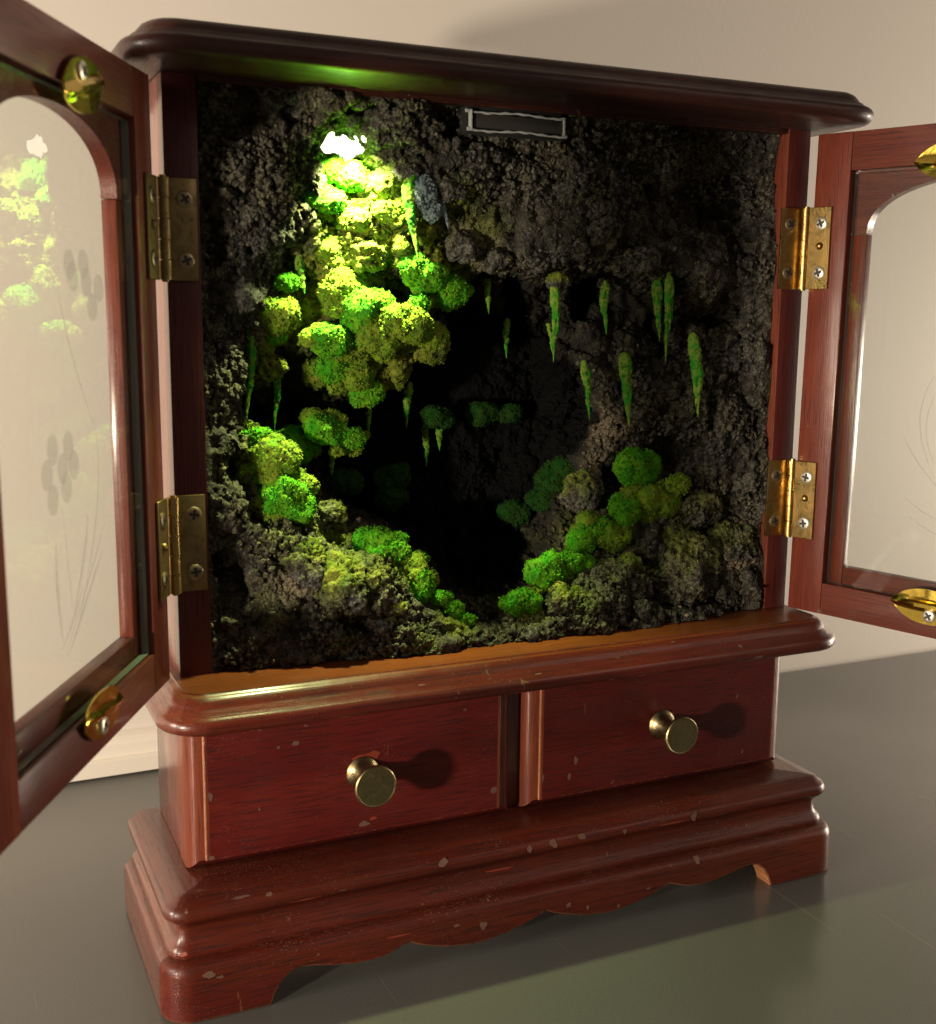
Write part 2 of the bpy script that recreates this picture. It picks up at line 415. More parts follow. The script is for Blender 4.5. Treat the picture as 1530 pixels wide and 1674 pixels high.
def hinge(side, z0, z1, deg, mat, matk, label, hx, hy, bright):
    """front leaf on the side board, knuckle, and leaf on the inner face of the open door; built in world coordinates"""
    par = empty('hinge', cab, label); par.matrix_parent_inverse = cab_in.inverted()
    s = side; th = R(deg)
    bm = bmesh.new(); x0, x1 = sorted((s * .1345, s * .1470)) if s > 0 else (-.1492, -.1384)
    bx(bm, x0, x1, -.0013, -.0002, z0, z1, bev=.0002)
    lf = obj('front_leaf', bm, mat, par, angle=40)
    kx, ky = (hx - s * .0012, hy + .0015) if s > 0 else (-.1512, -.0030)
    if s > 0: kx, ky = .1473, -.0032
    h = z1 - z0; n = 5
    for i in range(n):
        bm = bmesh.new(); a = z0 + h * i / n + .0002; b_ = z0 + h * (i + 1) / n - .0002; r_ = .0023 if i % 2 else .00245
        bmesh.ops.create_cone(bm, cap_ends=True, segments=24, radius1=r_, radius2=r_, depth=b_ - a, matrix=Matrix.Translation((kx, ky, (a + b_) / 2)))
        obj('knuckle', bm, matk, par, angle=50)
    bm = bmesh.new(); bmesh.ops.create_cone(bm, cap_ends=True, segments=16, radius1=.0014, radius2=.0014, depth=h + .0012, matrix=Matrix.Translation((kx, ky, (z0 + z1) / 2)))
    obj('hinge_pin', bm, matk, par, angle=50)
    # door leaf: along the door's inner face
    d = Vector((s * math.sin(th), -math.cos(th), 0)); nn = Vector((-s * math.cos(th), -math.sin(th), 0))   # nn: towards the viewer's side of the door
    o0 = Vector((hx, hy, 0))
    bm = bmesh.new(); vs = []
    for t_, w_ in ((-.0005, .0001), (.0108, .0001), (.0108, .0012), (-.0005, .0012)):
        p = o0 + d * t_ + nn * w_; vs.append(p)
    lo = [bm.verts.new((p.x, p.y, z0)) for p in vs]; hi = [bm.verts.new((p.x, p.y, z1)) for p in vs]
    for i in range(4): bm.faces.new((lo[i], lo[(i + 1) % 4], hi[(i + 1) % 4], hi[i]))
    bm.faces.new(lo); bm.faces.new(hi)
    bmesh.ops.bevel(bm, geom=list(bm.edges), offset=.0002, segments=1, affect='EDGES')
    obj('door_leaf', bm, mat, par, angle=40)
    for zz in (z0 + h * .20, z0 + h * .80):
        xs = s * (.1396 if s > 0 else .1430)
        screw('screw', par, (xs, -.0014, zz), (0, -1, 0), .0031, DSTEEL, random.random() * 1.5)
        p = o0 + d * .0060 + nn * .0013; screw('screw', par, (p.x, p.y, zz), nn, .0031, bright, random.random() * 1.5)
    bm = bmesh.new(); p = o0 + d * .0058 + nn * .0010
    bmesh.ops.create_uvsphere(bm, u_segments=16, v_segments=8, radius=.0018, matrix=Matrix.Translation((p.x, p.y, (z0 + z1) / 2 + .001)) @ Matrix.Diagonal((1, 1, 1.0, 1)))
    obj('leaf_dimple', bm, mat, par, smooth=True)
LDEG, LHX, LHY = 27.4, -.1548, -.0046
RDEG, RHX, RHY = 19.2, .1478, -.0061
hinge(-1, .1545, .1918, LDEG, BRASSD, BRASSD, 'upper left brass hinge', LHX, LHY, DSTEEL)
hinge(-1, .0350, .0730, LDEG, BRASSD, BRASS, 'lower left brass hinge', LHX, LHY, DSTEEL)
hinge(1, .1562, .1937, RDEG, BRASS, BRASS, 'upper right brass hinge', RHX, RHY, STEEL)
hinge(1, .0370, .0745, RDEG, BRASS, BRASS, 'lower right brass hinge', RHX, RHY, STEEL)

# ------------------------------------------------------------------ doors, local frame: x along the width from the hinge, y = through the thickness (0 = inner face), z up
m, nt, b = newmat('clear_glass'); N = NT(nt)
b.inputs['Base Color'].default_value = (.985, .99, .98, 1); b.inputs['Transmission Weight'].default_value = 1; b.inputs['Roughness'].default_value = .015; b.inputs['IOR'].default_value = 1.5
# thin pane: window light passes it, so mix with plain transparency for the shadow rays of a thin sheet
tr = N.n('ShaderNodeBsdfTransparent'); tr.inputs[0].default_value = (.93, .945, .93, 1)
gl = N.n('ShaderNodeBsdfGlossy'); gl.inputs['Roughness'].default_value = .01; gl.inputs[0].default_value = (1, 1, 1, 1)
fr = N.n('ShaderNodeFresnel'); fr.inputs[0].default_value = 1.32
ge = N.n('ShaderNodeNewGeometry'); frf = N.math('MULTIPLY', fr.outputs[0], N.math('SUBTRACT', 1.0, ge.outputs['Backfacing']))
mx = N.n('ShaderNodeMixShader'); N.l(frf, mx.inputs[0]); N.l(tr.outputs[0], mx.inputs[1]); N.l(gl.outputs[0], mx.inputs[2])
N.l(mx.outputs[0], nt.nodes['Material Output'].inputs[0]); GLASS = m
m, nt, b = newmat('glass_edge'); b.inputs['Base Color'].default_value = (.20, .25, .22, 1); b.inputs['Roughness'].default_value = .25; b.inputs['Specular IOR Level'].default_value = .8; GEDGE = m
m, nt, b = newmat('etched_glass'); N = NT(nt)
tr = N.n('ShaderNodeBsdfTransparent'); df = N.n('ShaderNodeBsdfDiffuse'); df.inputs[0].default_value = (.20, .19, .17, 1)
mx = N.n('ShaderNodeMixShader'); mx.inputs[0].default_value = .24; N.l(tr.outputs[0], mx.inputs[1]); N.l(df.outputs[0], mx.inputs[2]); N.l(mx.outputs[0], nt.nodes['Material Output'].inputs[0]); ETCH = m

OX0, OX1, OZ0, OSP, OCR = .0250, .1270, .0252, .1812, .2045      # opening of the lip: sides, sill, spring line, crown
RX0, RX1, RZ0, RZ1 = .0175, .1370, .0165, .2095                 # rebate
DW, DH0, DH1, DT, LW = .1540, .0012, .2266, .0115, .0052
def door(side, deg, hx, hy, tilt, label):
    th = R(deg); s = side
    X = Vector((s * math.sin(th), -math.cos(th), 0)); Y = Vector((s * math.cos(th), math.sin(th), 0))
    M = Matrix(((X.x, Y.x, 0, hx), (X.y, Y.y, 0, hy), (0, 0, 1, 0), (0, 0, 0, 1)))
    T = Matrix.Translation((0, 0, .11)); M = M @ T @ Matrix.Rotation(R(tilt), 4, 'Y') @ T.inverted()
    d = empty('door', cab, label); d.matrix_parent_inverse = Matrix.Identity(4); d.matrix_local = cab_in.inverted() @ M
    def part(name, b_, mat, bev=.0003):
        bm = bmesh.new(); bx(bm, *b_, bev=bev); return obj(name, bm, mat, d, angle=40)
    part('door_stile', (0, RX0, 0, DT, DH0, DH1), WLZ, .0005)
    part('door_stile', (RX1, DW, 0, DT, DH0, DH1), WLZ, .0005)
    part('door_rail', (RX0 + .0001, RX1 - .0001, .00015, DT, DH0 + .0001, RZ0), WLX)
    part('door_rail', (RX0 + .0001, RX1 - .0001, .00015, DT, RZ1, DH1 - .0001), WLX)
    # lip: side strips, sill strip and the arched head panel
    part('side_lip', (RX0 + .0001, OX0, LW, DT - .001, RZ0 + .0001, OSP - .0002), WLZ)
    part('side_lip', (OX1, RX1 - .0001, LW, DT - .001, RZ0 + .0001, OSP - .0002), WLZ)
    part('bottom_lip', (OX0 + .0001, OX1 - .0001, LW + .0001, DT - .001, RZ0 + .0001, OZ0), WLX)
    bm = bmesh.new(); n = 48; xa, xb = RX0 + .0012, RX1 - .0012
    arcp = [(OX0, OSP + .0001)]
    cx = (OX0 + OX1) / 2; hw = (OX1 - OX0) / 2; hh = OCR - OSP
    for i in range(n + 1):
        a = PI - PI * i / n; arcp.append((cx + hw * math.cos(a), OSP + .0003 + (OCR - OSP) * math.sin(a) ** .86))
    arcp.append((OX1, OSP + .0001))
    layers = []
    for y in (LW - .0004, DT - .001):
        top = [bm.verts.new((xa + (xb - xa) * i / (len(arcp) - 1), y, RZ1 - .0004)) for i in range(len(arcp))]
        # spread the top points so the corner quads stay tidy
        bot = [bm.verts.new((px, y, pz)) for px, pz in arcp]
        cl = bm.verts.new((xa, y, OSP + .0001)); cr = bm.verts.new((xb, y, OSP + .0001))
        layers.append((top, bot, cl, cr))
    for (top, bot, cl, cr) in layers:
        for i in range(len(arcp) - 1): bm.faces.new((top[i], top[i + 1], bot[i + 1], bot[i]))
        bm.faces.new((cl, top[0], bot[0])); bm.faces.new((top[-1], cr, bot[-1]))
    (t0, b0, cl0, cr0), (t1, b1, cl1, cr1) = layers
    for i in range(len(arcp) - 1):
        bm.faces.new((b0[i], b0[i + 1], b1[i + 1], b1[i])); bm.faces.new((t0[i], t1[i], t1[i + 1], t0[i + 1]))
    bm.faces.new((cl0, cl1, t1[0], t0[0])); bm.faces.new((cr0, t0[-1], t1[-1], cr1)); bm.faces.new((cl0, b0[0], b1[0], cl1)); bm.faces.new((cr0, cr1, b1[-1], b0[-1]))
    obj('arched_panel', bm, WLX, d, angle=35)
    # glass pane in the rebate
    bm = bmesh.new(); bx(bm, RX0 + .0016, RX1 - .0012, LW - .0034, LW - .0006, RZ0 + .0008, RZ1 - .0016)
    bm.normal_update()
    for f in bm.faces:
        if abs(f.normal.y) < .5: f.material_index = 1
    obj('glass_pane', bm, [GLASS, GEDGE], d)
    return d
dL = door(-1, LDEG, LHX, LHY, .3, 'left door swung far open towards the viewer, cave light mirrored in its glass')
dR = door(1, RDEG, RHX, RHY, .55, 'right door, open and brightly lit, cut off by the picture edge')

def clip(par, x, z, up, mat, ang=0):
    """leaf shaped brass glass retainer: ridge along the middle, screwed to the rail"""
    bm = bmesh.new(); n = 20; L_, H_ = .0170, .0082
    def pt(t, v):   # t -1..1 along, v -1..1 across
        hgt = H_ * (1 - abs(t) ** 2.2) ** .75 if abs(t) < 1 else 0
        y = -.0014 - .0026 * math.exp(-((v * hgt - .0006) / .0014) ** 2) * (1 - t * t * .6) - (.0016 if v > .3 else 0) * (1 - abs(t)) 
        return (t * L_, y, v * hgt)
    grid = []
    for i in range(n + 1):
        t = -1 + 2 * i / n; grid.append([bm.verts.new(pt(t * .999, -1 + 2 * j / 14)) for j in range(15)])
    for i in range(n):
        for j in range(14): bm.faces.new((grid[i][j], grid[i + 1][j], grid[i + 1][j + 1], grid[i][j + 1]))
    bmesh.ops.remove_doubles(bm, verts=bm.verts, dist=.00002)
    bmesh.ops.recalc_face_normals(bm, faces=bm.faces)
    geo = bmesh.ops.solidify(bm, geom=list(bm.faces), thickness=.0006)
    o = obj('glass_clip', bm, mat, par, angle=45)
    o.matrix_local = Matrix.Translation((x, 0, z)) @ Matrix.Rotation(ang + (0 if up else PI), 4, 'Y')
    sz = z + (-.0040 if up else .0040)
    screw('screw', par, (x + .001, -.0024, sz), (0, -1, 0), .0030, STEEL, .6)
clip(dL, .0705, .2105, False, BRIGHT, .25); clip(dL, .0775, .0152, True, BRIGHT, -.1)
clip(dR, .0660, .2105, False, BRIGHT, .0); clip(dR, .0715, .0158, True, BRIGHT, .0)

# etched sprays on the panes
def etch_disc(par, x, z, rx, rz, rot):
    bm = bmesh.new(); n = 22
    vs = [bm.verts.new((x + rx * math.cos(a) * math.cos(rot) - rz * math.sin(a) * math.sin(rot), -.0001 + LW - .0034 - .00015, z + rx * math.cos(a) * math.sin(rot) + rz * math.sin(a) * math.cos(rot))) for a in [2 * PI * i / n for i in range(n)]]
    bm.faces.new(vs); obj('etched_petal', bm, ETCH, par)
def etch_line(par, pts, w0, w1):
    bm = bmesh.new(); n = 26; P = []
    (ax, az), (bx_, bz), (cx, cz) = pts
    for i in range(n + 1):
        t = i / n; P.append(((1 - t)**2 * ax + 2 * t * (1 - t) * bx_ + t * t * cx, (1 - t)**2 * az + 2 * t * (1 - t) * bz + t * t * cz))
    row = []
    for i, (x, z) in enumerate(P):
        a, b_ = P[max(0, i - 1)], P[min(n, i + 1)]; dx, dz = b_[0] - a[0], b_[1] - a[1]; l = math.hypot(dx, dz)
        w_ = (w0 + (w1 - w0) * math.sin(PI * i / n)) / 2
        row.append([bm.verts.new((x - dz / l * w_ * k, LW - .0034 - .0002, z + dx / l * w_ * k)) for k in (-1, 1)])
    for a, b_ in zip(row, row[1:]): bm.faces.new((a[0], b_[0], b_[1], a[1]))
    obj('etched_stem', bm, ETCH, par)
Wd = None
def ondoor(side, deg, hx, hy, u, v, w=.0018):
    th = R(deg); X = np.array([side * math.sin(th), -math.cos(th), 0]); Y = np.array([side * math.cos(th), math.sin(th), 0])
    d = RM @ np.array([(u - 765) / FPX, -(v - 837) / FPX, -1.]); o0 = np.array([hx, hy, 0]) + Y * w
    t = ((o0 - CAMP) @ Y) / (d @ Y); q = CAMP + d * t; return float((q - o0) @ X), float(q[2])
L_ = lambda u, v: ondoor(-1, LDEG, LHX, LHY, u, v); R_ = lambda u, v: ondoor(1, RDEG, RHX, RHY, u, v)
for u, v in ((84, 733), (110, 727), (119, 758), (101, 764), (75, 775), (107, 795), (85, 815)):
    x, z = L_(u, v); etch_disc(dL, x, z, .0041, .0047, 0)
for u, v in ((140, 460), (150, 500), (118, 450), (112, 430), (135, 430), (160, 470)):
    x, z = L_(u, v); etch_disc(dL, x, z, .0045, .0045, 0)
for a, b_, c_, w_ in (((90, 450), (108, 570), (155, 700), .0007), ((155, 700), (172, 820), (122, 1040), .0010), ((100, 825), (112, 940), (118, 1000), .0006), ((142, 840), (140, 900), (118, 1010), .0018),
                      ((90, 880), (88, 950), (102, 1050), .0022), ((165, 900), (140, 980), (110, 1072), .0014), ((170, 850), (150, 930), (106, 1068), .0008), ((135, 950), (125, 1000), (100, 1060), .0010)):
    etch_line(dL, (L_(*a), L_(*b_), L_(*c_)), .0002, w_)
for a, b_, c_, w_ in (((1530, 610), (1480, 680), (1530, 780), .0008), ((1530, 640), (1500, 700), (1530, 760), .0006), ((1478, 710), (1500, 760), (1540, 800), .0008), ((1480, 810), (1505, 835), (1540, 850), .0006), ((1488, 842), (1510, 862), (1540, 875), .0005)):
    etch_line(dR, (R_(*a), R_(*b_), R_(*c_)), .0001, w_)

# ------------------------------------------------------------------ the cave inside the cabinet
cave = thing('cave_diorama', 'miniature crumbly dark rock cave with green moss mounds filling the open cabinet', 'diorama', (0, .03, 0))
CIN = Matrix.Translation((0, .03, 0)).inverted()
LED = (565, 242)
CP = [  # photo u, v and depth y (mm) of surveyed points of the rock
 (330,140,4),(450,150,4),(600,165,4),(760,190,7),(900,205,6),(1100,222,8),(1275,230,6),
 (335,250,4),(340,400,4),(345,550,4),(345,700,4),(350,850,3),(355,1000,2),(360,1080,1),
 (420,250,3),(485,300,4),(450,350,3),(430,400,3),(405,480,4),(385,560,9),(368,640,7),(366,720,7),(395,800,7),(425,850,5),(500,200,4),
 (565,200,5),(640,215,5),(700,240,4),(505,250,10),(565,245,26),(530,262,22),(600,262,18),
 (485,430,20),(465,470,21),(490,540,26),(440,600,32),(430,680,50),(465,640,52),(400,600,20),(395,700,24),
 (540,310,16),(600,330,15),(640,300,9),(690,285,5),(740,310,5),(600,400,17),(540,390,19),(560,470,18),(610,500,16),(670,520,15),(720,550,22),(655,465,30),(600,440,21),(560,600,24),(600,640,30),(545,650,36),(655,590,28),(640,360,14),(520,440,20),(520,500,22),(530,560,22),(640,560,19),(500,600,30),(690,420,15),
 (780,400,12),(720,390,14),(690,430,16),(750,470,20),(740,500,50),(800,360,8),
 (820,290,8),(950,280,4),(1050,270,8),(1130,300,16),(1200,300,18),(1160,380,17),(1240,420,8),(1000,370,2),(880,370,5),(1080,420,3),(920,415,3),(850,425,8),(1250,330,10),(1080,330,12),
 (880,490,30),(930,480,26),(1010,480,34),(1040,470,20),(830,470,24),(1112,500,30),(1115,560,24),(1160,470,8),(1200,530,16),(1180,440,10),
 (960,540,20),(1000,590,20),(1050,570,13),(1100,620,12),(1180,620,10),(1240,700,6),(930,620,38),(900,560,36),(985,670,20),(1040,640,18),(1050,720,20),(1150,720,10),(1250,560,6),(1240,820,4),(1000,720,22),(940,700,34),
 (1160,820,14),(1190,850,16),(1220,900,5),(1070,745,30),(960,790,24),(900,800,44),(850,860,50),(1060,800,24),(1120,790,12),(1010,790,30),(980,820,26),
 (1000,860,18),(940,895,20),(890,930,20),(855,980,12),(1060,890,5),(1150,930,2),(1000,960,-3),(1100,970,-1),(1230,980,2),(940,990,-4),(1050,940,6),(900,1010,-2),
 (800,1015,4),(780,970,20),(820,930,36),(740,950,30),(860,900,40),
 (740,600,84),(800,650,84),(700,750,84),(850,700,80),(650,820,78),(780,850,80),(600,770,72),(560,720,64),(880,600,60),(800,530,60),(700,880,62),(520,700,58),(760,760,84),(860,780,66),(920,660,48),(680,680,80),(620,700,70),
 (420,740,20),(440,790,18),(500,830,18),(550,850,24),(480,890,2),(560,900,4),(620,960,-3),(640,1010,-6),(540,990,-5),(450,960,2),(400,930,4),(560,1060,-4),(450,1050,-1),(720,1010,0),(700,1040,-4),(640,890,16),(700,960,14),(760,1000,8),(590,880,14),(470,920,-1),(400,1060,0),(620,1055,-4),(380,900,5)]
dz = lambda y: y if y < 30 else 30 + (y - 30) * .48
CP = [(u, v, dz(y)) for u, v, y in CP]
cp = np.array([[*at(u, v, y / 1000)[[0, 2]], y / 1000] for u, v, y in CP])
def tps(pts, q, lam=2e-7):
    def U(r2): return np.where(r2 > 0, r2 * np.log(r2 + 1e-20), 0)
    n = len(pts); A = np.zeros((n + 3, n + 3)); d = ((pts[:, None, :2] - pts[None, :, :2])**2).sum(-1)
    A[:n, :n] = U(d) + lam * np.eye(n) * 50; A[:n, n] = 1; A[:n, n + 1:] = pts[:, :2]; A[n, :n] = 1; A[n + 1:, :n] = pts[:, :2].T
    c_ = np.linalg.solve(A, np.append(pts[:, 2], [0, 0, 0])); out = np.zeros(len(q))
    for i in range(0, len(q), 40000):
        e = q[i:i + 40000]; d = ((e[:, None] - pts[None, :, :2])**2).sum(-1); out[i:i + 40000] = U(d) @ c_[:n] + c_[n] + e @ c_[n + 1:]
    return out
GX, GZ = 860, 720
gx = np.linspace(-.1370, .1370, GX); gz = np.linspace(.0002, OH - .0004, GZ)
XX, ZZ = np.meshgrid(gx, gz); q = np.stack([XX.ravel(), ZZ.ravel()], 1)
# coarse solve, then bilinear refinement
cgx = np.linspace(-.1375, .1375, 216); cgz = np.linspace(0, OH, 181); cX, cZ = np.meshgrid(cgx, cgz)
CD = tps(cp, np.stack([cX.ravel(), cZ.ravel()], 1)).reshape(181, 216)
def samp(x, z):
    i = np.clip((x + .1375) / .275 * 215, 0, 214.999); j = np.clip(z / OH * 180, 0, 179.999); a = i.astype(int); b_ = j.astype(int); fi = i - a; fj = j - b_
    return CD[b_, a] * (1 - fi) * (1 - fj) + CD[b_, a + 1] * fi * (1 - fj) + CD[b_ + 1, a] * (1 - fi) * fj + CD[b_ + 1, a + 1] * fi * fj
P3 = np.stack([q[:, 0], np.zeros(len(q)), q[:, 1]], 1)
wx = vnoise(P3 * 90, 3) * .0022 + vnoise(P3 * 260, 8) * .0011; wz = vnoise(P3 * 90, 4) * .0022 + vnoise(P3 * 260, 9) * .0011
Y0 = np.clip(samp(q[:, 0] + wx, q[:, 1] + wz), -.007, .0565)
def inside(poly, y, soft, qq):
    P_ = np.array([at(u, v, y / 1000)[[0, 2]] for u, v in poly]); d = np.full(len(qq), 9.); ins = np.zeros(len(qq), bool)
    for a_, b2 in zip(P_, np.roll(P_, -1, 0)):
        e = b2 - a_; w0_ = qq - a_; t_ = np.clip((w0_ @ e) / (e @ e), 0, 1); d = np.minimum(d, ((w0_ - t_[:, None] * e)**2).sum(1))
        c1 = (a_[1] <= qq[:, 1]) & (b2[1] > qq[:, 1]); c2 = (a_[1] > qq[:, 1]) & (b2[1] <= qq[:, 1]); cr_ = e[0] * w0_[:, 1] - e[1] * w0_[:, 0]
        ins ^= (c1 & (cr_ > 0)) | (c2 & (cr_ < 0))
    sd = np.where(ins, 1, -1) * np.sqrt(d); sd = sd + vnoise(np.stack([qq[:, 0], qq[:, 1], 0 * qq[:, 0]], 1) * 210, 71) * .0016 + vnoise(np.stack([qq[:, 0], qq[:, 1], 0 * qq[:, 0]], 1) * 520, 72) * .0009
    t_ = np.clip(sd / soft, 0, 1); return t_ * t_ * (3 - 2 * t_)
HOLE = [(700,475),(790,485),(870,530),(925,600),(948,690),(915,750),(870,790),(850,860),(840,950),(770,985),(720,960),(700,900),(640,860),(590,850),(560,790),(515,745),(480,690),(500,640),(560,660),(620,665),(655,600),(740,560),(735,530)]
hm = inside(HOLE, 24, .008, q); Y0 = Y0 + hm * (.056 - Y0) * .85
for poly, y, dp, soft in (([(845,440),(880,450),(905,480),(925,560),(935,620),(905,610),(870,560),(850,500)], 10, .020, .003), ([(975,450),(1000,435),(1040,450),(1048,480),(1020,520),(1000,550),(970,500)], 8, .022, .003),
                          ([(760,440),(850,432),(870,470),(905,440),(940,425),(960,470),(985,440),(1040,440),(1065,480),(1120,500),(1130,600),(1000,590),(930,560),(860,500)], 8, .008, .002), ([(1100,450),(1122,440),(1126,520),(1120,590),(1100,590)], 8, .016, .002), ([(1150,425),(1190,430),(1185,450),(1150,445)], 6, .012, .002), ([(1190,500),(1225,505),(1230,540),(1190,550),(1170,530)], 6, .014, .003),
                          ([(1195,300),(1060,290),(1050,350),(1080,400),(1180,380),(1250,330)], 4, .006, .008), ([(1150,800),(1200,810),(1190,870),(1150,850)], 6, .016, .004), ([(1030,950),(1090,940),(1180,960),(1200,990),(1060,1000)], 0, .010, .004),
                          ([(1035,590),(1050,600),(1050,700),(1035,705)], 8, .010, .002), ([(965,610),(980,620),(985,690),(970,700)], 14, .010, .002), ([(425,600),(440,640),(480,700),(400,710),(385,650),(400,600)], 14, .016, .005),
                          ([(630,465),(665,462),(700,480),(690,495),(645,490)], 14, .012, .003), ([(380,700),(440,850),(480,880),(400,860),(365,760)], 6, .010, .004), ([(555,990),(640,1010),(640,1030),(560,1040),(520,1020)], -2, .008, .003),
                          ([(330,330),(360,320),(380,420),(350,440)], 2, .005, .004), ([(345,900),(410,930),(430,980),(360,1000)], 0, .008, .005), ([(720,185),(770,190),(760,240),(720,235)], 4, .008, .003), ([(925,195),(950,215),(930,240)], 4, .006, .002), ([(735,260),(790,250),(770,300),(740,290)], 4, .006, .003),
                          ([(455,150),(470,150),(475,210),(455,200)], 2, .006, .003), ([(520,330),(480,380),(470,350),(500,290)], 8, .008, .003), ([(700,930),(770,950),(780,1000),(700,980)], 10, .010, .004)):
    Y0 = Y0 + inside(poly, y, soft, q) * dp
Y0 = np.minimum(Y0, .0535)
edge = np.minimum.reduce([q[:, 0] + .137, .137 - q[:, 0], OH - q[:, 1]])
ef = np.clip(edge / .004, 0, 1)
Y0 = Y0 * ef + (1 - ef) * np.maximum(Y0, .0012)
V = np.stack([q[:, 0], Y0, q[:, 1]], 1)
def normals(V):
    G = V.reshape(GZ, GX, 3); du = np.gradient(G, axis=1); dv = np.gradient(G, axis=0); n = np.cross(du, dv); n /= np.linalg.norm(n, axis=2, keepdims=True) + 1e-12
    return n.reshape(-1, 3)
n = normals(V)
big = fbm(V * 75, 3, 11); fold = fbm(V * np.array([38, 38, 55]) + vnoise(V * 60, 14)[:, None] * .5, 2, 17, True); pit = np.clip(vnoise(V * 120, 19) - .38, 0, 1)
V = V - n * ((fold - .3) * .0030 * ef)[:, None] + np.stack([0 * pit, pit * .009 * ef, 0 * pit], 1)
n = normals(V)
gr1 = .55 - cells(V * 150 + vnoise(V * 300, 2)[:, None] * .4, 21)
gr1 = gr1 * np.clip(.6 + .9 * vnoise(V * 45, 23), .15, 1.3)
rid = fbm(V * 130, 3, 15, True)
V = V + n * (big * .0034 * ef + gr1 * .0030 * ef + rid * .0016 * ef)[:, None]
n = normals(V)
fine = fbm(V * 420, 4, 31, True); gr2 = .5 - cells(V * 430, 41); gr3 = .5 - cells(V * 900, 51)
rgh = np.clip(.7 + 1.0 * vnoise(V * 55, 61), .15, 1.5)
disp = (fine * .0007 + gr2 * .0018 + gr3 * .0011) * rgh
V = V + n * (disp * (.35 + .65 * ef))[:, None]
V[:, 0] = np.clip(V[:, 0], -.1371, .1371); V[:, 2] = np.clip(V[:, 2], .0002, OH - .0003); V[:, 1] = np.minimum(V[:, 1], YB - .0055)
crest = np.clip(.5 + (disp / .0016) * .5 + gr1 * .35 + big * .15, 0, 1) * np.clip(1.6 - V[:, 1] / .03, .05, 1)  # dry-brush tone fades with depth, shading the hollows by colour
# acid green flocking dusted on the rock round the light shaft and under the mounds
def blobf(u, v, y, rad):
    c_ = at(u, v, y / 1000); return np.exp(-(((V - c_) / rad)**2).sum(1))
moss = np.zeros(len(V))
for u, v, y, rad, a in ((570,285,18,.012,1),(600,330,14,.014,1),(640,330,10,.013,.95),(540,390,20,.013,.9),(600,400,16,.014,.95),(690,400,12,.012,.8),(500,450,20,.012,.9),(480,520,24,.014,.9),(600,500,18,.018,1),(680,540,16,.014,.9),(560,600,26,.016,.9),(430,560,26,.012,.7),
                        (620,610,30,.014,.7),(750,330,8,.012,.45),(790,370,9,.013,.35),(740,440,16,.012,.6),(430,750,18,.013,.9),(480,820,16,.014,.9),(540,860,16,.011,.8),(460,880,4,.009,.4),(640,930,10,.012,.7),(620,920,2,.014,.4),(740,1010,4,.012,.7),(680,1050,-3,.010,.45),
                        (1050,800,20,.014,.6),(1000,860,16,.012,.7),(900,930,14,.014,.7),(860,990,6,.012,.6),(950,980,-2,.012,.4),(950,860,20,.014,.45),(1120,850,10,.014,.3),(450,990,0,.016,.22),(570,980,-4,.016,.25),(370,760,7,.010,.25),(850,880,40,.02,.3),(1200,650,8,.02,.12),(560,1050,-4,.008,.3),(800,980,20,.014,.3)):
    moss = np.maximum(moss, blobf(u, v, y, rad) * a)
tan = np.zeros(len(V))
for u, v, y, rad in ((790,420,10,.009),(760,400,10,.007),(990,700,20,.011),(975,760,24,.007),(490,920,0,.008),(480,950,0,.008),(1000,410,3,.006)):
    tan = np.maximum(tan, blobf(u, v, y, rad))
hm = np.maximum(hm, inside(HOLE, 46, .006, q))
deep_shade = np.clip(hm * 1.4 + .25 * vnoise(V * 200, 91) - .15, 0, 1) * np.clip((V[:, 1] - .014) / .010, 0, 1) * np.clip((V[:, 2] - .010) / .014, .6, 1)  # tunnel shade painted into the rock, by hole mask and depth
deep_shade = np.maximum(deep_shade, np.clip((V[:, 1] - .034) / .012 + .3 * vnoise(V * 200, 92), 0, 1))
idx = np.arange(GX * GZ).reshape(GZ, GX)
F = np.stack([idx[:-1, :-1], idx[:-1, 1:], idx[1:, 1:], idx[1:, :-1]], -1).reshape(-1, 4)
def npmesh(name, V, F, attrs=None):
    me = bpy.data.meshes.new(name); me.vertices.add(len(V)); me.vertices.foreach_set('co', V.astype(np.float32).ravel())
    k = F.shape[1]; me.loops.add(F.size); me.loops.foreach_set('vertex_index', F.astype(np.int32).ravel()); me.polygons.add(len(F))
    me.polygons.foreach_set('loop_start', np.arange(0, F.size, k, dtype=np.int32)); me.polygons.foreach_set('loop_total', np.full(len(F), k, dtype=np.int32))
    me.update(calc_edges=True)
    for a, vals in (attrs or {}).items():
        at_ = me.attributes.new(a, 'FLOAT', 'POINT'); at_.data.foreach_set('value', vals.astype(np.float32))
    return me
# LED opening: drop the rock faces right in front of the lamp
led = at(LED[0] + 2, LED[1] - 2, .008)
fc = V[F].mean(1)
keepf = ~((((fc[:, 0] - led[0]) / .0092)**2 + ((fc[:, 2] - led[2] - .0005 * np.sin(fc[:, 0] * 900)) / .0055)**2 + .35 * vnoise(fc * 380, 77)) < 1)
F2 = F[keepf]

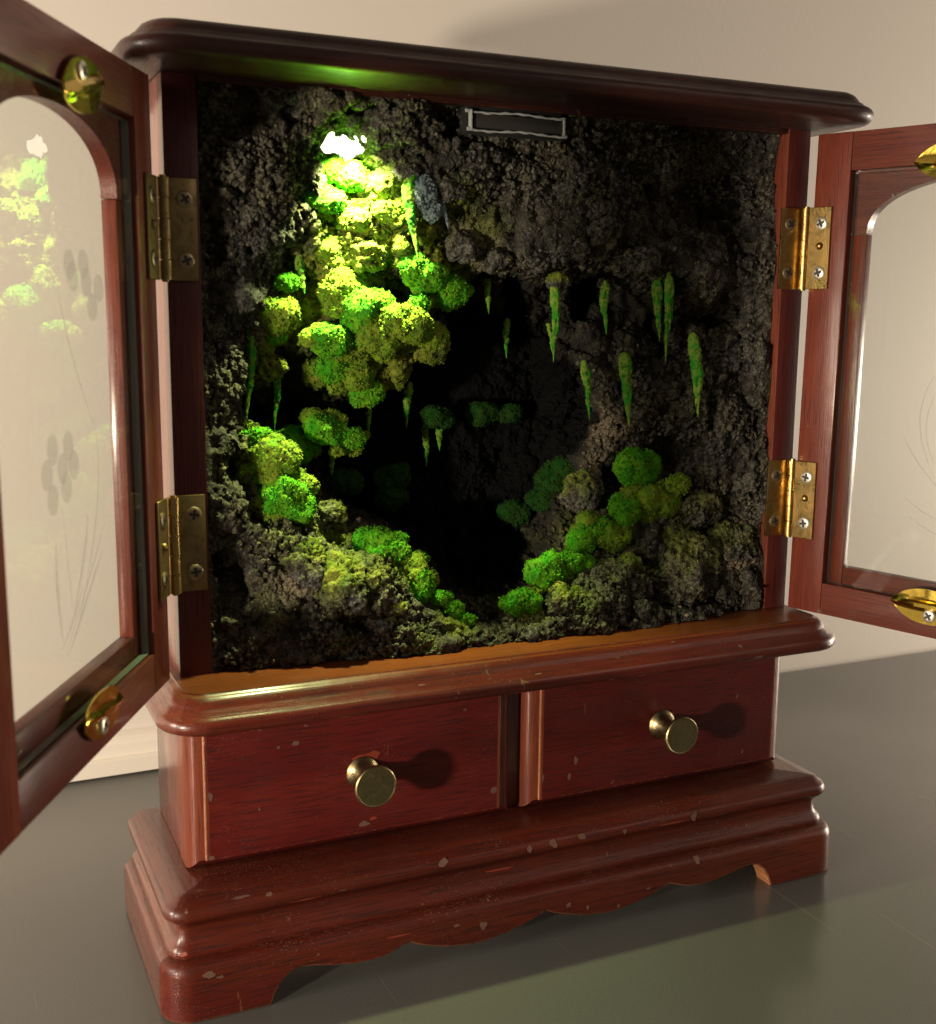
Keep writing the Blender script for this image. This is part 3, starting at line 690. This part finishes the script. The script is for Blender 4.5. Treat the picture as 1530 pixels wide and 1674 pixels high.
m, nt, b = newmat('cave_rock'); N = NT(nt); v = N.coords()
ac = N.n('ShaderNodeAttribute', attribute_name='crest').outputs['Fac']; am = N.n('ShaderNodeAttribute', attribute_name='moss').outputs['Fac']; at2 = N.n('ShaderNodeAttribute', attribute_name='tan').outputs['Fac']
n1 = N.noise(v, 130, 5, .65); n2 = N.noise(v, 900, 4, .65); n3 = N.noise(v, 45, 4, .6)
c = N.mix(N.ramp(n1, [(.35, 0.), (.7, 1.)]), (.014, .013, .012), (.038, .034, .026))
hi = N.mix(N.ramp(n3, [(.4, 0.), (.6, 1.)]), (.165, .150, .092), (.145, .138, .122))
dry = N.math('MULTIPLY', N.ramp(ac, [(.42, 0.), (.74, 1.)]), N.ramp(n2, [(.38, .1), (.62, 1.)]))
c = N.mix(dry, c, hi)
c = N.mix(N.math('MULTIPLY', N.ramp(at2, [(.15, 0.), (.8, 1.)]), N.ramp(n2, [(.4, .25), (.6, .95)])), c, (.30, .235, .16))
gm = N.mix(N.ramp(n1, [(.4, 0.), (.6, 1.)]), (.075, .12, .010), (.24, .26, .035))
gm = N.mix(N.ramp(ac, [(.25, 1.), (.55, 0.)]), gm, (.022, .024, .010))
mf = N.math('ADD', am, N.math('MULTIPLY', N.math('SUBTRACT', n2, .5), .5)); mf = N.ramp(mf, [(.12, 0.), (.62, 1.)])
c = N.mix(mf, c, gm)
ap = N.n('ShaderNodeAttribute', attribute_name='hole_shade').outputs['Fac']; c = N.mix(N.ramp(ap, [(.05, 0.), (.8, .94)]), c, (.002, .002, .0025))  # mixes the painted tunnel shade into the base colour
N.l(c, b.inputs['Base Color']); b.inputs['Roughness'].default_value = .85; b.inputs['Specular IOR Level'].default_value = .10
vo = N.n('ShaderNodeTexVoronoi'); vo.inputs['Scale'].default_value = 950; N.l(v, vo.inputs['Vector'])
bn = N.bump(n2, .6, .0010); bn = N.bump(N.math('SUBTRACT', 1., vo.outputs['Distance']), .7, .0007, bn); bn = N.bump(N.noise(v, 3200, 3, .6), .5, .0004, bn); N.l(bn, b.inputs['Normal'])
ROCK = m
me = npmesh('rock', V + np.array([0, -.03, 0]), F2, {'crest': crest, 'moss': moss, 'tan': tan, 'hole_shade': deep_shade})
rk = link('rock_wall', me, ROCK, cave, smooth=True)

def mossmat(name, g1, g2, g3, wsp=1):
    m, nt, b = newmat(name); N = NT(nt); v = N.coords()
    n1 = N.noise(v, 170, 4, .6, .5); n2 = N.noise(v, 1300, 4, .7)
    c = N.mix(N.ramp(n1, [(.4, 0.), (.6, 1.)]), g1, g2)
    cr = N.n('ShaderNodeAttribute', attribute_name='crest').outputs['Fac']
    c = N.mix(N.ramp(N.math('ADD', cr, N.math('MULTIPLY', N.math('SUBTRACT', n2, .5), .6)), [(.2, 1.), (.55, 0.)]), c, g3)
    N.l(c, b.inputs['Base Color']); b.inputs['Roughness'].default_value = .9; b.inputs['Specular IOR Level'].default_value = .2
    b.inputs['Sheen Weight'].default_value = 0
    bn = N.bump(n2, .8, .0010); N.l(bn, b.inputs['Normal']); return m
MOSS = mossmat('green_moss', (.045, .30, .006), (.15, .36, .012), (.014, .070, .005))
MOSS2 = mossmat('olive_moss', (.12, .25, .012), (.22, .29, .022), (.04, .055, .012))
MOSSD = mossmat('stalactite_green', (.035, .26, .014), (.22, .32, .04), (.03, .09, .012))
PALE = mossmat('pale_rock', (.13, .19, .20), (.26, .32, .31), (.03, .045, .05))
_ico = {}
def ico(k):
    if k not in _ico:
        bm = bmesh.new(); bmesh.ops.create_icosphere(bm, subdivisions=k, radius=1)
        _ico[k] = (np.array([v_.co[:] for v_ in bm.verts]), np.array([[v_.index for v_ in f.verts] for f in bm.faces])); bm.free()
    return _ico[k]
CR = {}
def lump(name, u, v, r, y, mat, seed, flatten=.8, sub=5, label=None, amp=1.):
    """r: radius in photo pixels; converted to metres at that depth"""
    y = dz(y); c_ = at(u, v, y / 1000); c2 = at(u + r, v, y / 1000); rad = float(np.linalg.norm(c2 - c_)) * 1.04
    S, Fi = ico(sub); rs = np.random.RandomState(seed)
    P = S * rad * np.array([rs.uniform(.95, 1.18), .9, flatten * rs.uniform(.9, 1.1)]) * np.array([1.08, .62, 1.02]); Q = P + rs.rand(3) * 3
    nd = S / np.linalg.norm(S, axis=1, keepdims=True)
    a = fbm(Q * 190, 3, seed); g = .5 - cells(Q * 620, seed + 3); f = fbm(Q * 900, 3, seed + 6, True)
    a2 = fbm(Q * 90, 2, seed + 9); P = P + nd * (a2 * rad * .42 + (a * .0016 * min(1, rad / .008)) + (g * .00065 + f * .0006) * amp)[:, None]
    cr = np.clip(.5 + g * .9 + f * .35, 0, 1)
    o = link(name, npmesh(name, P, Fi, {'crest': cr}), mat, cave, smooth=True); o.location = (c_[0], c_[1] - .03, c_[2])
    k_ = int(rad * rad * 1.1e7); pk = rs.randint(0, len(P), k_); CR.setdefault(mat.name, []).append((P[pk] + c_, nd[pk]))
    if label: o['label'] = label
    return o
MOSS_SHADE = mossmat('shaded_green_moss', (.006, .055, .003), (.022, .055, .004), (.003, .012, .002))  # darker copy of the green moss, tunnel shade put into its colour
MD = [(525,276,24,18,0),(575,292,24,17,0),(531,324,26,16,0),(522,345,18,16,1),(533,408,26,19,1),(540,436,24,19,1),(560,474,34,17,1),(590,502,36,13,0),(662,524,40,8,1),(622,552,30,12,1),(543,556,30,15,0),(572,575,24,18,1),(702,548,22,14,1),(556,604,32,22,0),(582,610,26,22,1),(601,641,21,24,0),
      (455,515,30,16,1),(438,545,24,20,0),(470,462,18,15,0),(420,713,21,14,0),(452,748,32,12,1),(420,768,26,14,1),(440,775,22,10,1),(482,795,26,12,1),(470,817,38,8,0),(485,727,28,30,0),(535,700,30,20,0),(568,716,24,20,0),(549,738,8,18,1),
      (610,885,24,10,0),(635,905,33,7,0),(668,930,25,7,1),(676,955,26,6,0),(722,978,15,5,0),(742,996,15,3,0),(762,1012,14,2,0),
      (1045,768,30,20,0),(1052,820,32,16,1),(1078,815,24,14,1),(1022,840,20,14,0),(972,862,22,12,0),(1003,880,24,12,1),(950,884,20,12,0),(925,922,26,9,0),(893,935,28,8,0),(855,984,25,3,0),(1108,792,17,9,1),
      (915,778,32,42,0),(890,810,24,44,0),(842,838,18,48,0),(788,677,20,66,0),(832,676,15,66,0),(717,684,19,48,0),(560,790,24,58,0),(640,782,26,62,0),(640,812,22,62,0),
      (680,440,24,11,0),(700,452,26,12,0),(735,475,28,15,0),(640,345,22,13,1),(575,360,22,16,1)]
rs_ = np.random.RandomState(8)
for (u, v, r, y, k) in list(MD):
    if y < 40 and r > 17:
        for _ in range(3):
            a_ = rs_.uniform(0, 2 * PI); MD.append((u + math.cos(a_) * r * rs_.uniform(.7, 1.2), v + math.sin(a_) * r * .8, r * rs_.uniform(.35, .6), y + 1.5, int(rs_.rand() < .6)))
for i, (u, v, r, y, k) in enumerate(MD):
    lump('moss_mound', u, v, r, y, MOSS_SHADE if y > 40 else (MOSS2 if k else MOSS), 100 + i, sub=5 if r > 20 and y < 40 else 4)
lump('pale_lump', 692, 318, 19, 5, PALE, 5, 1.3, label='pale blue grey lump lit beside the biggest upper stalactite'); 
lump('pale_lump', 705, 345, 14, 5, PALE, 6, 1.1)
# crusty grey boulders of the rim
for i, (u, v, r, y, fl) in enumerate(((565,955,66,5,.8),(495,925,42,5,1.1),(628,1005,44,2,.8),(690,1035,36,5,.5),(930,985,46,4,.65),(1010,955,50,6,.75),(1110,930,66,11,.9),(1190,900,44,12,.9),(950,800,34,28,1.0),(450,1010,50,12,.7),
    (612,362,42,19,.9),(655,350,38,16,1.1),(596,415,38,19,.8),(655,400,38,18,.9),(700,430,34,16,.8),(575,395,26,18,1.0),(520,470,24,24,1.2),(495,420,22,20,1.3),(498,530,28,28,1.2),(560,530,40,24,.8),(640,560,40,22,.7),(590,585,34,26,.8),(520,610,28,30,1.0),(640,610,30,28,.8),(440,595,26,26,.9),(690,375,24,12,.9),(480,860,34,18,.7),(530,845,34,20,.8),(1075,840,30,20,.7),(1140,830,38,16,.8),(700,560,30,20,.9),(655,590,22,24,1.4),
    (906,462,16,10,.8),(988,462,14,15,.8),(1078,442,18,12,.8),(1094,438,16,10,.8),(1021,578,18,8,.8),(954,590,14,13,.8),(1134,545,20,6,.8),(795,458,14,22,.8),(411,518,18,17,.8),(664,280,18,8,.8),(735,312,24,7,.6),(860,420,26,8,.6),(930,405,30,5,.5),(1040,425,30,5,.5),(810,425,24,10,.6),(760,400,24,9,.8))):
    if i >= 32 + 0 and False: pass
    if 32 <= i <= 40: r *= .62; y += 2.5
    y = dz(y); col_ = 10 <= i <= 26 or i in (30, 31); sub_ = 6 if r > 38 else 5
    c_ = at(u, v, y / 1000); rad = float(np.linalg.norm(at(u + r, v, y / 1000) - c_)) * .9
    S, Fi = ico(sub_); rs = np.random.RandomState(40 + i); P = S * rad * np.array([1, .75, fl]); Q = P + rs.rand(3)
    a = fbm(Q * 110, 4, 300 + i); g = .5 - cells(Q * 420, 310 + i); f = fbm(Q * 500, 4, 320 + i, True); g1 = .5 - cells(Q * 150, 330 + i)
    P = P + S * (a * .0045 + g1 * .003 + g * .0012 + f * .0011)[:, None]; W = P + c_
    mo = np.zeros(len(W)); 
    P[:, 2] = np.maximum(W[:, 2], .0004) - c_[2]
    pk = rs.randint(0, len(P), int(rad * rad * (6e6 if col_ else 2.6e6))); CR.setdefault('col' if col_ else 'rim', []).append(((P + c_)[pk], S[pk]))
    zt = W[:, 2] - c_[2]
    mo = np.clip(.22 + .4 * zt / rad + .3 * vnoise(Q * 130, 9), 0, .7) * (1 if u < 1000 else .7)
    if i >= 33: mo = mo * .25
    if col_: mo = np.clip(.75 + .35 * vnoise(Q * 160, 9), 0, 1)
    tn = np.clip(vnoise(Q * 90, 7) - .2, 0, 1) * (1.2 if i in (1, 7) else .3)
    o = link('rock_boulder', npmesh('rock_boulder', P, Fi, {'crest': np.clip(.5 + g * .8 + f * .4 + g1 * .3, 0, 1), 'moss': mo, 'tan': tn}), ROCK, cave, smooth=True); o.location = (c_[0], c_[1] - .03, c_[2])
# loose crumbs glued all over the rock: too many to count, one part
rs = np.random.RandomState(12); S, Fi = ico(1); NC = 6500
pick = rs.randint(0, len(V), NC); pick = pick[(V[pick, 1] < .05)]; cc = V[pick]
okc = ~((((cc[:, 0] - led[0]) / .013)**2 + ((cc[:, 2] - led[2]) / .009)**2) < 1); pick = pick[okc]; cc = cc[okc]; nc = len(cc)
sz = .0003 + .0016 * rs.rand(nc) ** 4.5
J = 1 + .5 * (rs.rand(nc, len(S), 1) - .5)
PV = (S[None] * J * sz[:, None, None] * rs.uniform(.6, 1.3, (nc, 1, 3)) + cc[:, None] + n[pick][:, None] * 0).reshape(-1, 3)
PV[:, 2] = np.maximum(PV[:, 2], .0003); PV[:, 0] = np.clip(PV[:, 0], -.1371, .1371)
FF = (Fi[None] + (np.arange(nc) * len(S))[:, None, None]).reshape(-1, 3)
o = link('rock_crumb', npmesh('rock_crumb', PV + np.array([0, -.03, 0]), FF, {'crest': np.repeat(np.clip(rs.rand(nc) * 1.1, 0, 1) * np.clip(1.6 - cc[:, 1] / .03, .05, 1), len(S)), 'moss': np.repeat(moss[pick], len(S)), 'hole_shade': np.repeat(deep_shade[pick], len(S)), 'tan': np.repeat(np.maximum(tan[pick], (rs.rand(nc) > .965) * .8 * (cc[:, 1] < .03)), len(S))}), ROCK, cave)
o['kind'] = 'stuff'
S, Fi = ico(1)
gi = 0
for key, lst in CR.items():
    pc = np.concatenate([a for a, _ in lst]); nm_ = np.concatenate([b2 for _, b2 in lst]); nc = len(pc); rs = np.random.RandomState(77 + gi); gi += 1
    sz = .00018 + .00042 * rs.rand(nc) ** 2.2
    J = 1 + .6 * (rs.rand(nc, len(S), 1) - .5)
    PV = (S[None] * J * sz[:, None, None] * rs.uniform(.6, 1.4, (nc, 1, 3)) + pc[:, None] + (nm_ * (sz * rs.uniform(-.3, .8, nc))[:, None])[:, None]).reshape(-1, 3); PV[:, 2] = np.maximum(PV[:, 2], .0003)
    FF = (Fi[None] + (np.arange(nc) * len(S))[:, None, None]).reshape(-1, 3)
    mats = {'green_moss': MOSS, 'olive_moss': MOSS2, 'shaded_green_moss': MOSS_SHADE, 'pale_rock': PALE}.get(key, ROCK)
    at_ = {'crest': np.repeat(np.clip(.25 + rs.rand(nc) * .9, 0, 1), len(S))}
    if mats is ROCK: at_['moss'] = np.repeat(np.clip(rs.rand(nc) * .8 + .35, 0, 1) if key == 'col' else np.clip(rs.rand(nc) * .7 - .1, 0, 1), len(S)); at_['tan'] = np.repeat((rs.rand(nc) > .95) * .6, len(S))
    o = link('moss_crumb' if mats is not ROCK else 'ledge_crumb', npmesh('crumb', PV + np.array([0, -.03, 0]), FF, at_), mats, cave); o['kind'] = 'stuff'; print(key, nc)
# stalactites
ST = [(664,286,682,430,32,3),(718,318,730,374,17,5),(795,466,797,514,13,18),(828,532,830,586,14,38),(906,470,907,592,19,7),(897,540,905,578,12,9),(988,470,992,547,19,12),(1077,452,1076,558,21,10),(1094,448,1088,594,17,7),
      (1020,588,1031,700,27,5),(955,600,964,687,17,10),(1134,555,1145,686,27,3),(411,525,403,697,22,14),(452,595,451,707,17,28),(600,652,601,712,15,38),(668,636,667,699,17,46),(717,690,718,737,17,46),(543,738,543,788,12,52),(695,705,695,762,13,62),(488,425,500,480,20,14)]
for i, (u0, v0, u1, v1, w_, y) in enumerate(ST):
    y = dz(y); w_ *= .68; a = at(u0, v0 - 12, y / 1000 + .0035); b_ = at(u1, v1, y / 1000); rad = float(np.linalg.norm(at(u0 + w_ / 2, v0, y / 1000) - at(u0, v0, y / 1000)))
    nu, nv = 40, 90; U_, V_ = np.meshgrid(np.linspace(0, 2 * PI, nu, endpoint=False), np.linspace(0, 1, nv)); U_ = U_.ravel(); V_ = V_.ravel()
    rr_ = rad * (1.2 * (1 - V_) ** .85) * (.15 + .85 * np.clip(V_ / .22, 0, 1) ** .55) * (1 + .12 * vnoise(np.stack([V_ * 9, V_ * 0 + i * 3.1, V_ * 0], 1), 8)) + .00004
    ax_ = a[None] + (b_ - a)[None] * V_[:, None]; rs = np.random.RandomState(i)
    ax_ = ax_ + np.stack([vnoise(np.stack([V_ * 2.2, V_ * 0 + i, V_ * 0], 1), 5) * rad * .5, V_ * 0, V_ * 0], 1)
    dirn = np.stack([np.cos(U_), np.sin(U_), 0 * U_], 1); P = ax_ + dirn * rr_[:, None]; Q = P * 1. + rs.rand(3) * 2
    g = .5 - cells(Q * 700, 60 + i); f = fbm(Q * np.array([500, 500, 260]), 4, 70 + i, True)
    P = P + dirn * ((g * .0008 + f * .0007) * np.clip(rr_ / rad * 1.6, .2, 1))[:, None]
    id_ = np.arange(nu * nv).reshape(nv, nu); nx_ = np.roll(id_, -1, 1); Fq = np.stack([id_[1:], nx_[1:], nx_[:-1], id_[:-1]], -1).reshape(-1, 4)
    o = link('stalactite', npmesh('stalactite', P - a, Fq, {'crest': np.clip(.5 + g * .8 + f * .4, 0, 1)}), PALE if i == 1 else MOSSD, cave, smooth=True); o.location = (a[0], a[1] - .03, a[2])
ST_N = len(ST)
# LED in its pocket
m, nt, b = newmat('led_lens'); b.inputs['Base Color'].default_value = (.9, .9, .8, 1); b.inputs['Emission Color'].default_value = (1.0, 1.0, .78, 1); b.inputs['Emission Strength'].default_value = 3.5
lc = at(566, 236, .024)
bm = bmesh.new(); bmesh.ops.create_uvsphere(bm, u_segments=24, v_segments=12, radius=1, matrix=Matrix.Diagonal((.0115, .0035, .0068, 1)))
o = obj('led_lens', bm, m, cave, smooth=True); o.location = (lc[0], lc[1] - .03, lc[2]); 
def led_lamp(u, v, y, e, size, tgt, nm='cave_led', spread=PI):
    p = at(u, v, y / 1000); t_ = at(*tgt[:2], tgt[2] / 1000)
    d = bpy.data.lights.new(nm, 'AREA'); d.shape = 'DISK'; d.size = size; d.energy = e; d.color = (.88, 1.0, .42); d.spread = spread
    o = bpy.data.objects.new(nm, d); C.objects.link(o); o.location = p
    o.rotation_euler = (Vector(t_) - Vector(p)).to_track_quat('-Z', 'Y').to_euler(); return o
led_lamp(582, 222, 4, .40, .008, (588, 640, 22), spread=R(96))

# clear plastic catch under the top edge
def plastic(nm, col, ro, tr_=0.):
    m, nt, b = newmat(nm); b.inputs['Base Color'].default_value = (*col, 1); b.inputs['Roughness'].default_value = ro; b.inputs['Transmission Weight'].default_value = tr_; return m
CLR = plastic('clear_plastic', (.55, .57, .57), .12, .3); GRY = plastic('grey_plastic', (.035, .033, .030), .22); BLK = plastic('black_recess', (.006, .006, .006), .9)
ct = thing('catch', 'clear plastic strip catch with dark centre set in the rock under the top board', 'catch', tuple(at(842, 202, .002)))
a = at(762, 186, .001); b_ = at(925, 205, .001); cxz = at(842, 202, .002)
W2 = (b_[0] - a[0]) / 2
def cbox(nm, x0, x1, y0, y1, z0, z1, mat, bev=.0003):
    bm = bmesh.new(); bx(bm, x0, x1, y0, y1, z0, z1, bev=bev); return obj(nm, bm, mat, ct, angle=40)
cbox('backing', -W2 + .001, W2 - .001, 0, .006, -.0052, .0060, BLK)
cbox('centre_plate', -W2 + .004, W2 - .001, -.0012, .0003, -.0030, .0026, GRY)
for z_, x0_, x1_ in ((.0033, -W2, W2 - .0005), (-.0039, -W2 + .0008, W2 + .0006)):
    bm = bmesh.new(); rg = []
    for i in range(41):
        x_ = x0_ + (x1_ - x0_) * i / 40; zz = z_ + .00035 * math.sin(i * .23 + z_ * 900) + .00012 * math.sin(i * 1.3); r_ = .00050 + .00012 * math.sin(i * .9) + (.0003 if i in (0, 1, 39, 40) else 0)
        rg.append([bm.verts.new((x_, -.0014 + r_ * math.cos(a_), zz + r_ * math.sin(a_))) for a_ in [2 * PI * k / 8 for k in range(8)]])
    for a_, b2 in zip(rg, rg[1:]):
        for k in range(8): bm.faces.new((a_[k], a_[(k + 1) % 8], b2[(k + 1) % 8], b2[k]))
    bm.faces.new(rg[0]); bm.faces.new(rg[-1]); obj('clear_rail', bm, CLR, ct, angle=60)
cbox('end_post', -W2 + .0018, -W2 + .0028, -.0024, .0004, -.0042, .0040, CLR, .0004); cbox('end_post', W2 - .0012, W2 - .0004, -.0022, .0004, -.0036, .0028, CLR, .0003)
# dark hollow behind the catch is left to the rock's own shade

# ------------------------------------------------------------------ chips in the varnish, laid on the surface they are in
from mathutils.bvhtree import BVHTree
bpy.context.view_layer.update()
trees = []
for o in list(bpy.data.objects):
    if o.type == 'MESH' and (o.name.split('.')[0] in ('drawer', 'plinth', 'apron', 'shelf', 'top_slab')):
        mw = o.matrix_world; vs = [mw @ v_.co for v_ in o.data.vertices]; trees.append((o, BVHTree.FromPolygons(vs, [tuple(p.vertices) for p in o.data.polygons])))
m, nt, b = newmat('bare_chip'); N = NT(nt); v = N.coords(); N.l(N.mix(N.noise(v, 500, 3), (.085, .035, .022), (.15, .075, .048)), b.inputs['Base Color']); b.inputs['Roughness'].default_value = .8; CHIP = m
m, nt, b = newmat('orange_chip'); N = NT(nt); v = N.coords(); N.l(N.mix(N.noise(v, 500, 3), (.17, .022, .010), (.23, .040, .015)), b.inputs['Base Color']); b.inputs['Roughness'].default_value = .5; CHIPO = m
rs = np.random.RandomState(3)
def chip_at(u, v, wpx, hpx, mt):
    d = Vector(RM @ np.array([(u - 765) / FPX, -(v - 837) / FPX, -1.])).normalized(); best = None
    for o, t_ in trees:
        h, nn, i_, dist = t_.ray_cast(Vector(CAMP), d)
        if h is not None and (best is None or dist < best[0]): best = (dist, h, nn, o)
    if best is None: return
    dist, h, nn, o = best
    if nn.dot(d) > 0: nn = -nn
    ux = Vector((1, 0, 0)); ux = (ux - nn * ux.dot(nn)).normalized() if abs(nn.x) < .9 else Vector((0, 1, 0)); uz = nn.cross(ux)
    sx_ = wpx / FPX * dist * .44; sz_ = hpx / FPX * dist * .5; bm = bmesh.new(); vs = []
    k_ = 11
    for i in range(k_):
        a = 2 * PI * i / k_; r_ = rs.uniform(.55, 1.15); vs.append(bm.verts.new(h + ux * math.cos(a) * sx_ * r_ + uz * math.sin(a) * sz_ * r_ + nn * .00012))
    f = bm.faces.new(vs); c = obj('chip', bm, mt, o); c.matrix_parent_inverse = o.matrix_world.inverted()
for q_ in ((344, 1304, 9, 20), (345, 1403, 14, 9), (595, 1346, 26, 9), (941, 1243, 10, 18), (930, 1270, 8, 16), (807, 1292, 16, 12), (888, 1272, 6, 14), (484, 1214, 18, 10), (455, 1222, 6, 5), (905, 1379, 18, 14), (866, 1388, 11, 18), (951, 1368, 16, 13), (1021, 1359, 9, 11),
           (1134, 1335, 16, 17), (724, 1410, 20, 14), (790, 1513, 15, 18), (1139, 1405, 13, 15), (930, 1479, 12, 10), (960, 1483, 7, 10), (1011, 1481, 8, 8), (342, 1594, 26, 13), (360, 1597, 16, 5), (395, 1466, 40, 7), (440, 1462, 14, 8), (747, 1513, 16, 5), (1081, 1310, 5, 6),
           (1220, 1350, 5, 6), (640, 1560, 8, 4), (520, 1560, 6, 4), (690, 1478, 8, 3), (560, 1455, 14, 3), (1235, 1385, 5, 4), (1180, 1330, 7, 3), (1060, 1452, 14, 3), (1200, 1440, 16, 3), (1330, 1432, 20, 10), (1290, 1462, 0, 0), (1233, 1428, 0, 0), (1000, 1110, 12, 5), (760, 1160, 10, 4), (1240, 1074, 22, 8), (690, 1120, 16, 3), (880, 1102, 18, 3), (1010, 1075, 16, 3), (1100, 1050, 12, 3), (500, 1186, 12, 3), (800, 1110, 10, 3)):
    if q_[2]: chip_at(*q_, CHIP)
for q_ in ((600, 1240, 62, 26), (1090, 1170, 40, 14), (610, 1337, 14, 8), (300, 1560, 14, 8), (500, 1470, 60, 4), (820, 1420, 70, 4), (650, 1530, 60, 3), (1100, 1345, 60, 3)):
    chip_at(*q_, CHIPO)
# ------------------------------------------------------------------ render
sc.render.engine = 'CYCLES'
sc.cycles.max_bounces = 10; sc.cycles.transparent_max_bounces = 12; sc.cycles.caustics_reflective = False; sc.cycles.caustics_refractive = False
print('meshes', len(bpy.data.meshes), 'tris', sum(len(o.data.polygons) * (2 if len(o.data.polygons) > 100 else 2) for o in bpy.data.objects if o.type == 'MESH'))
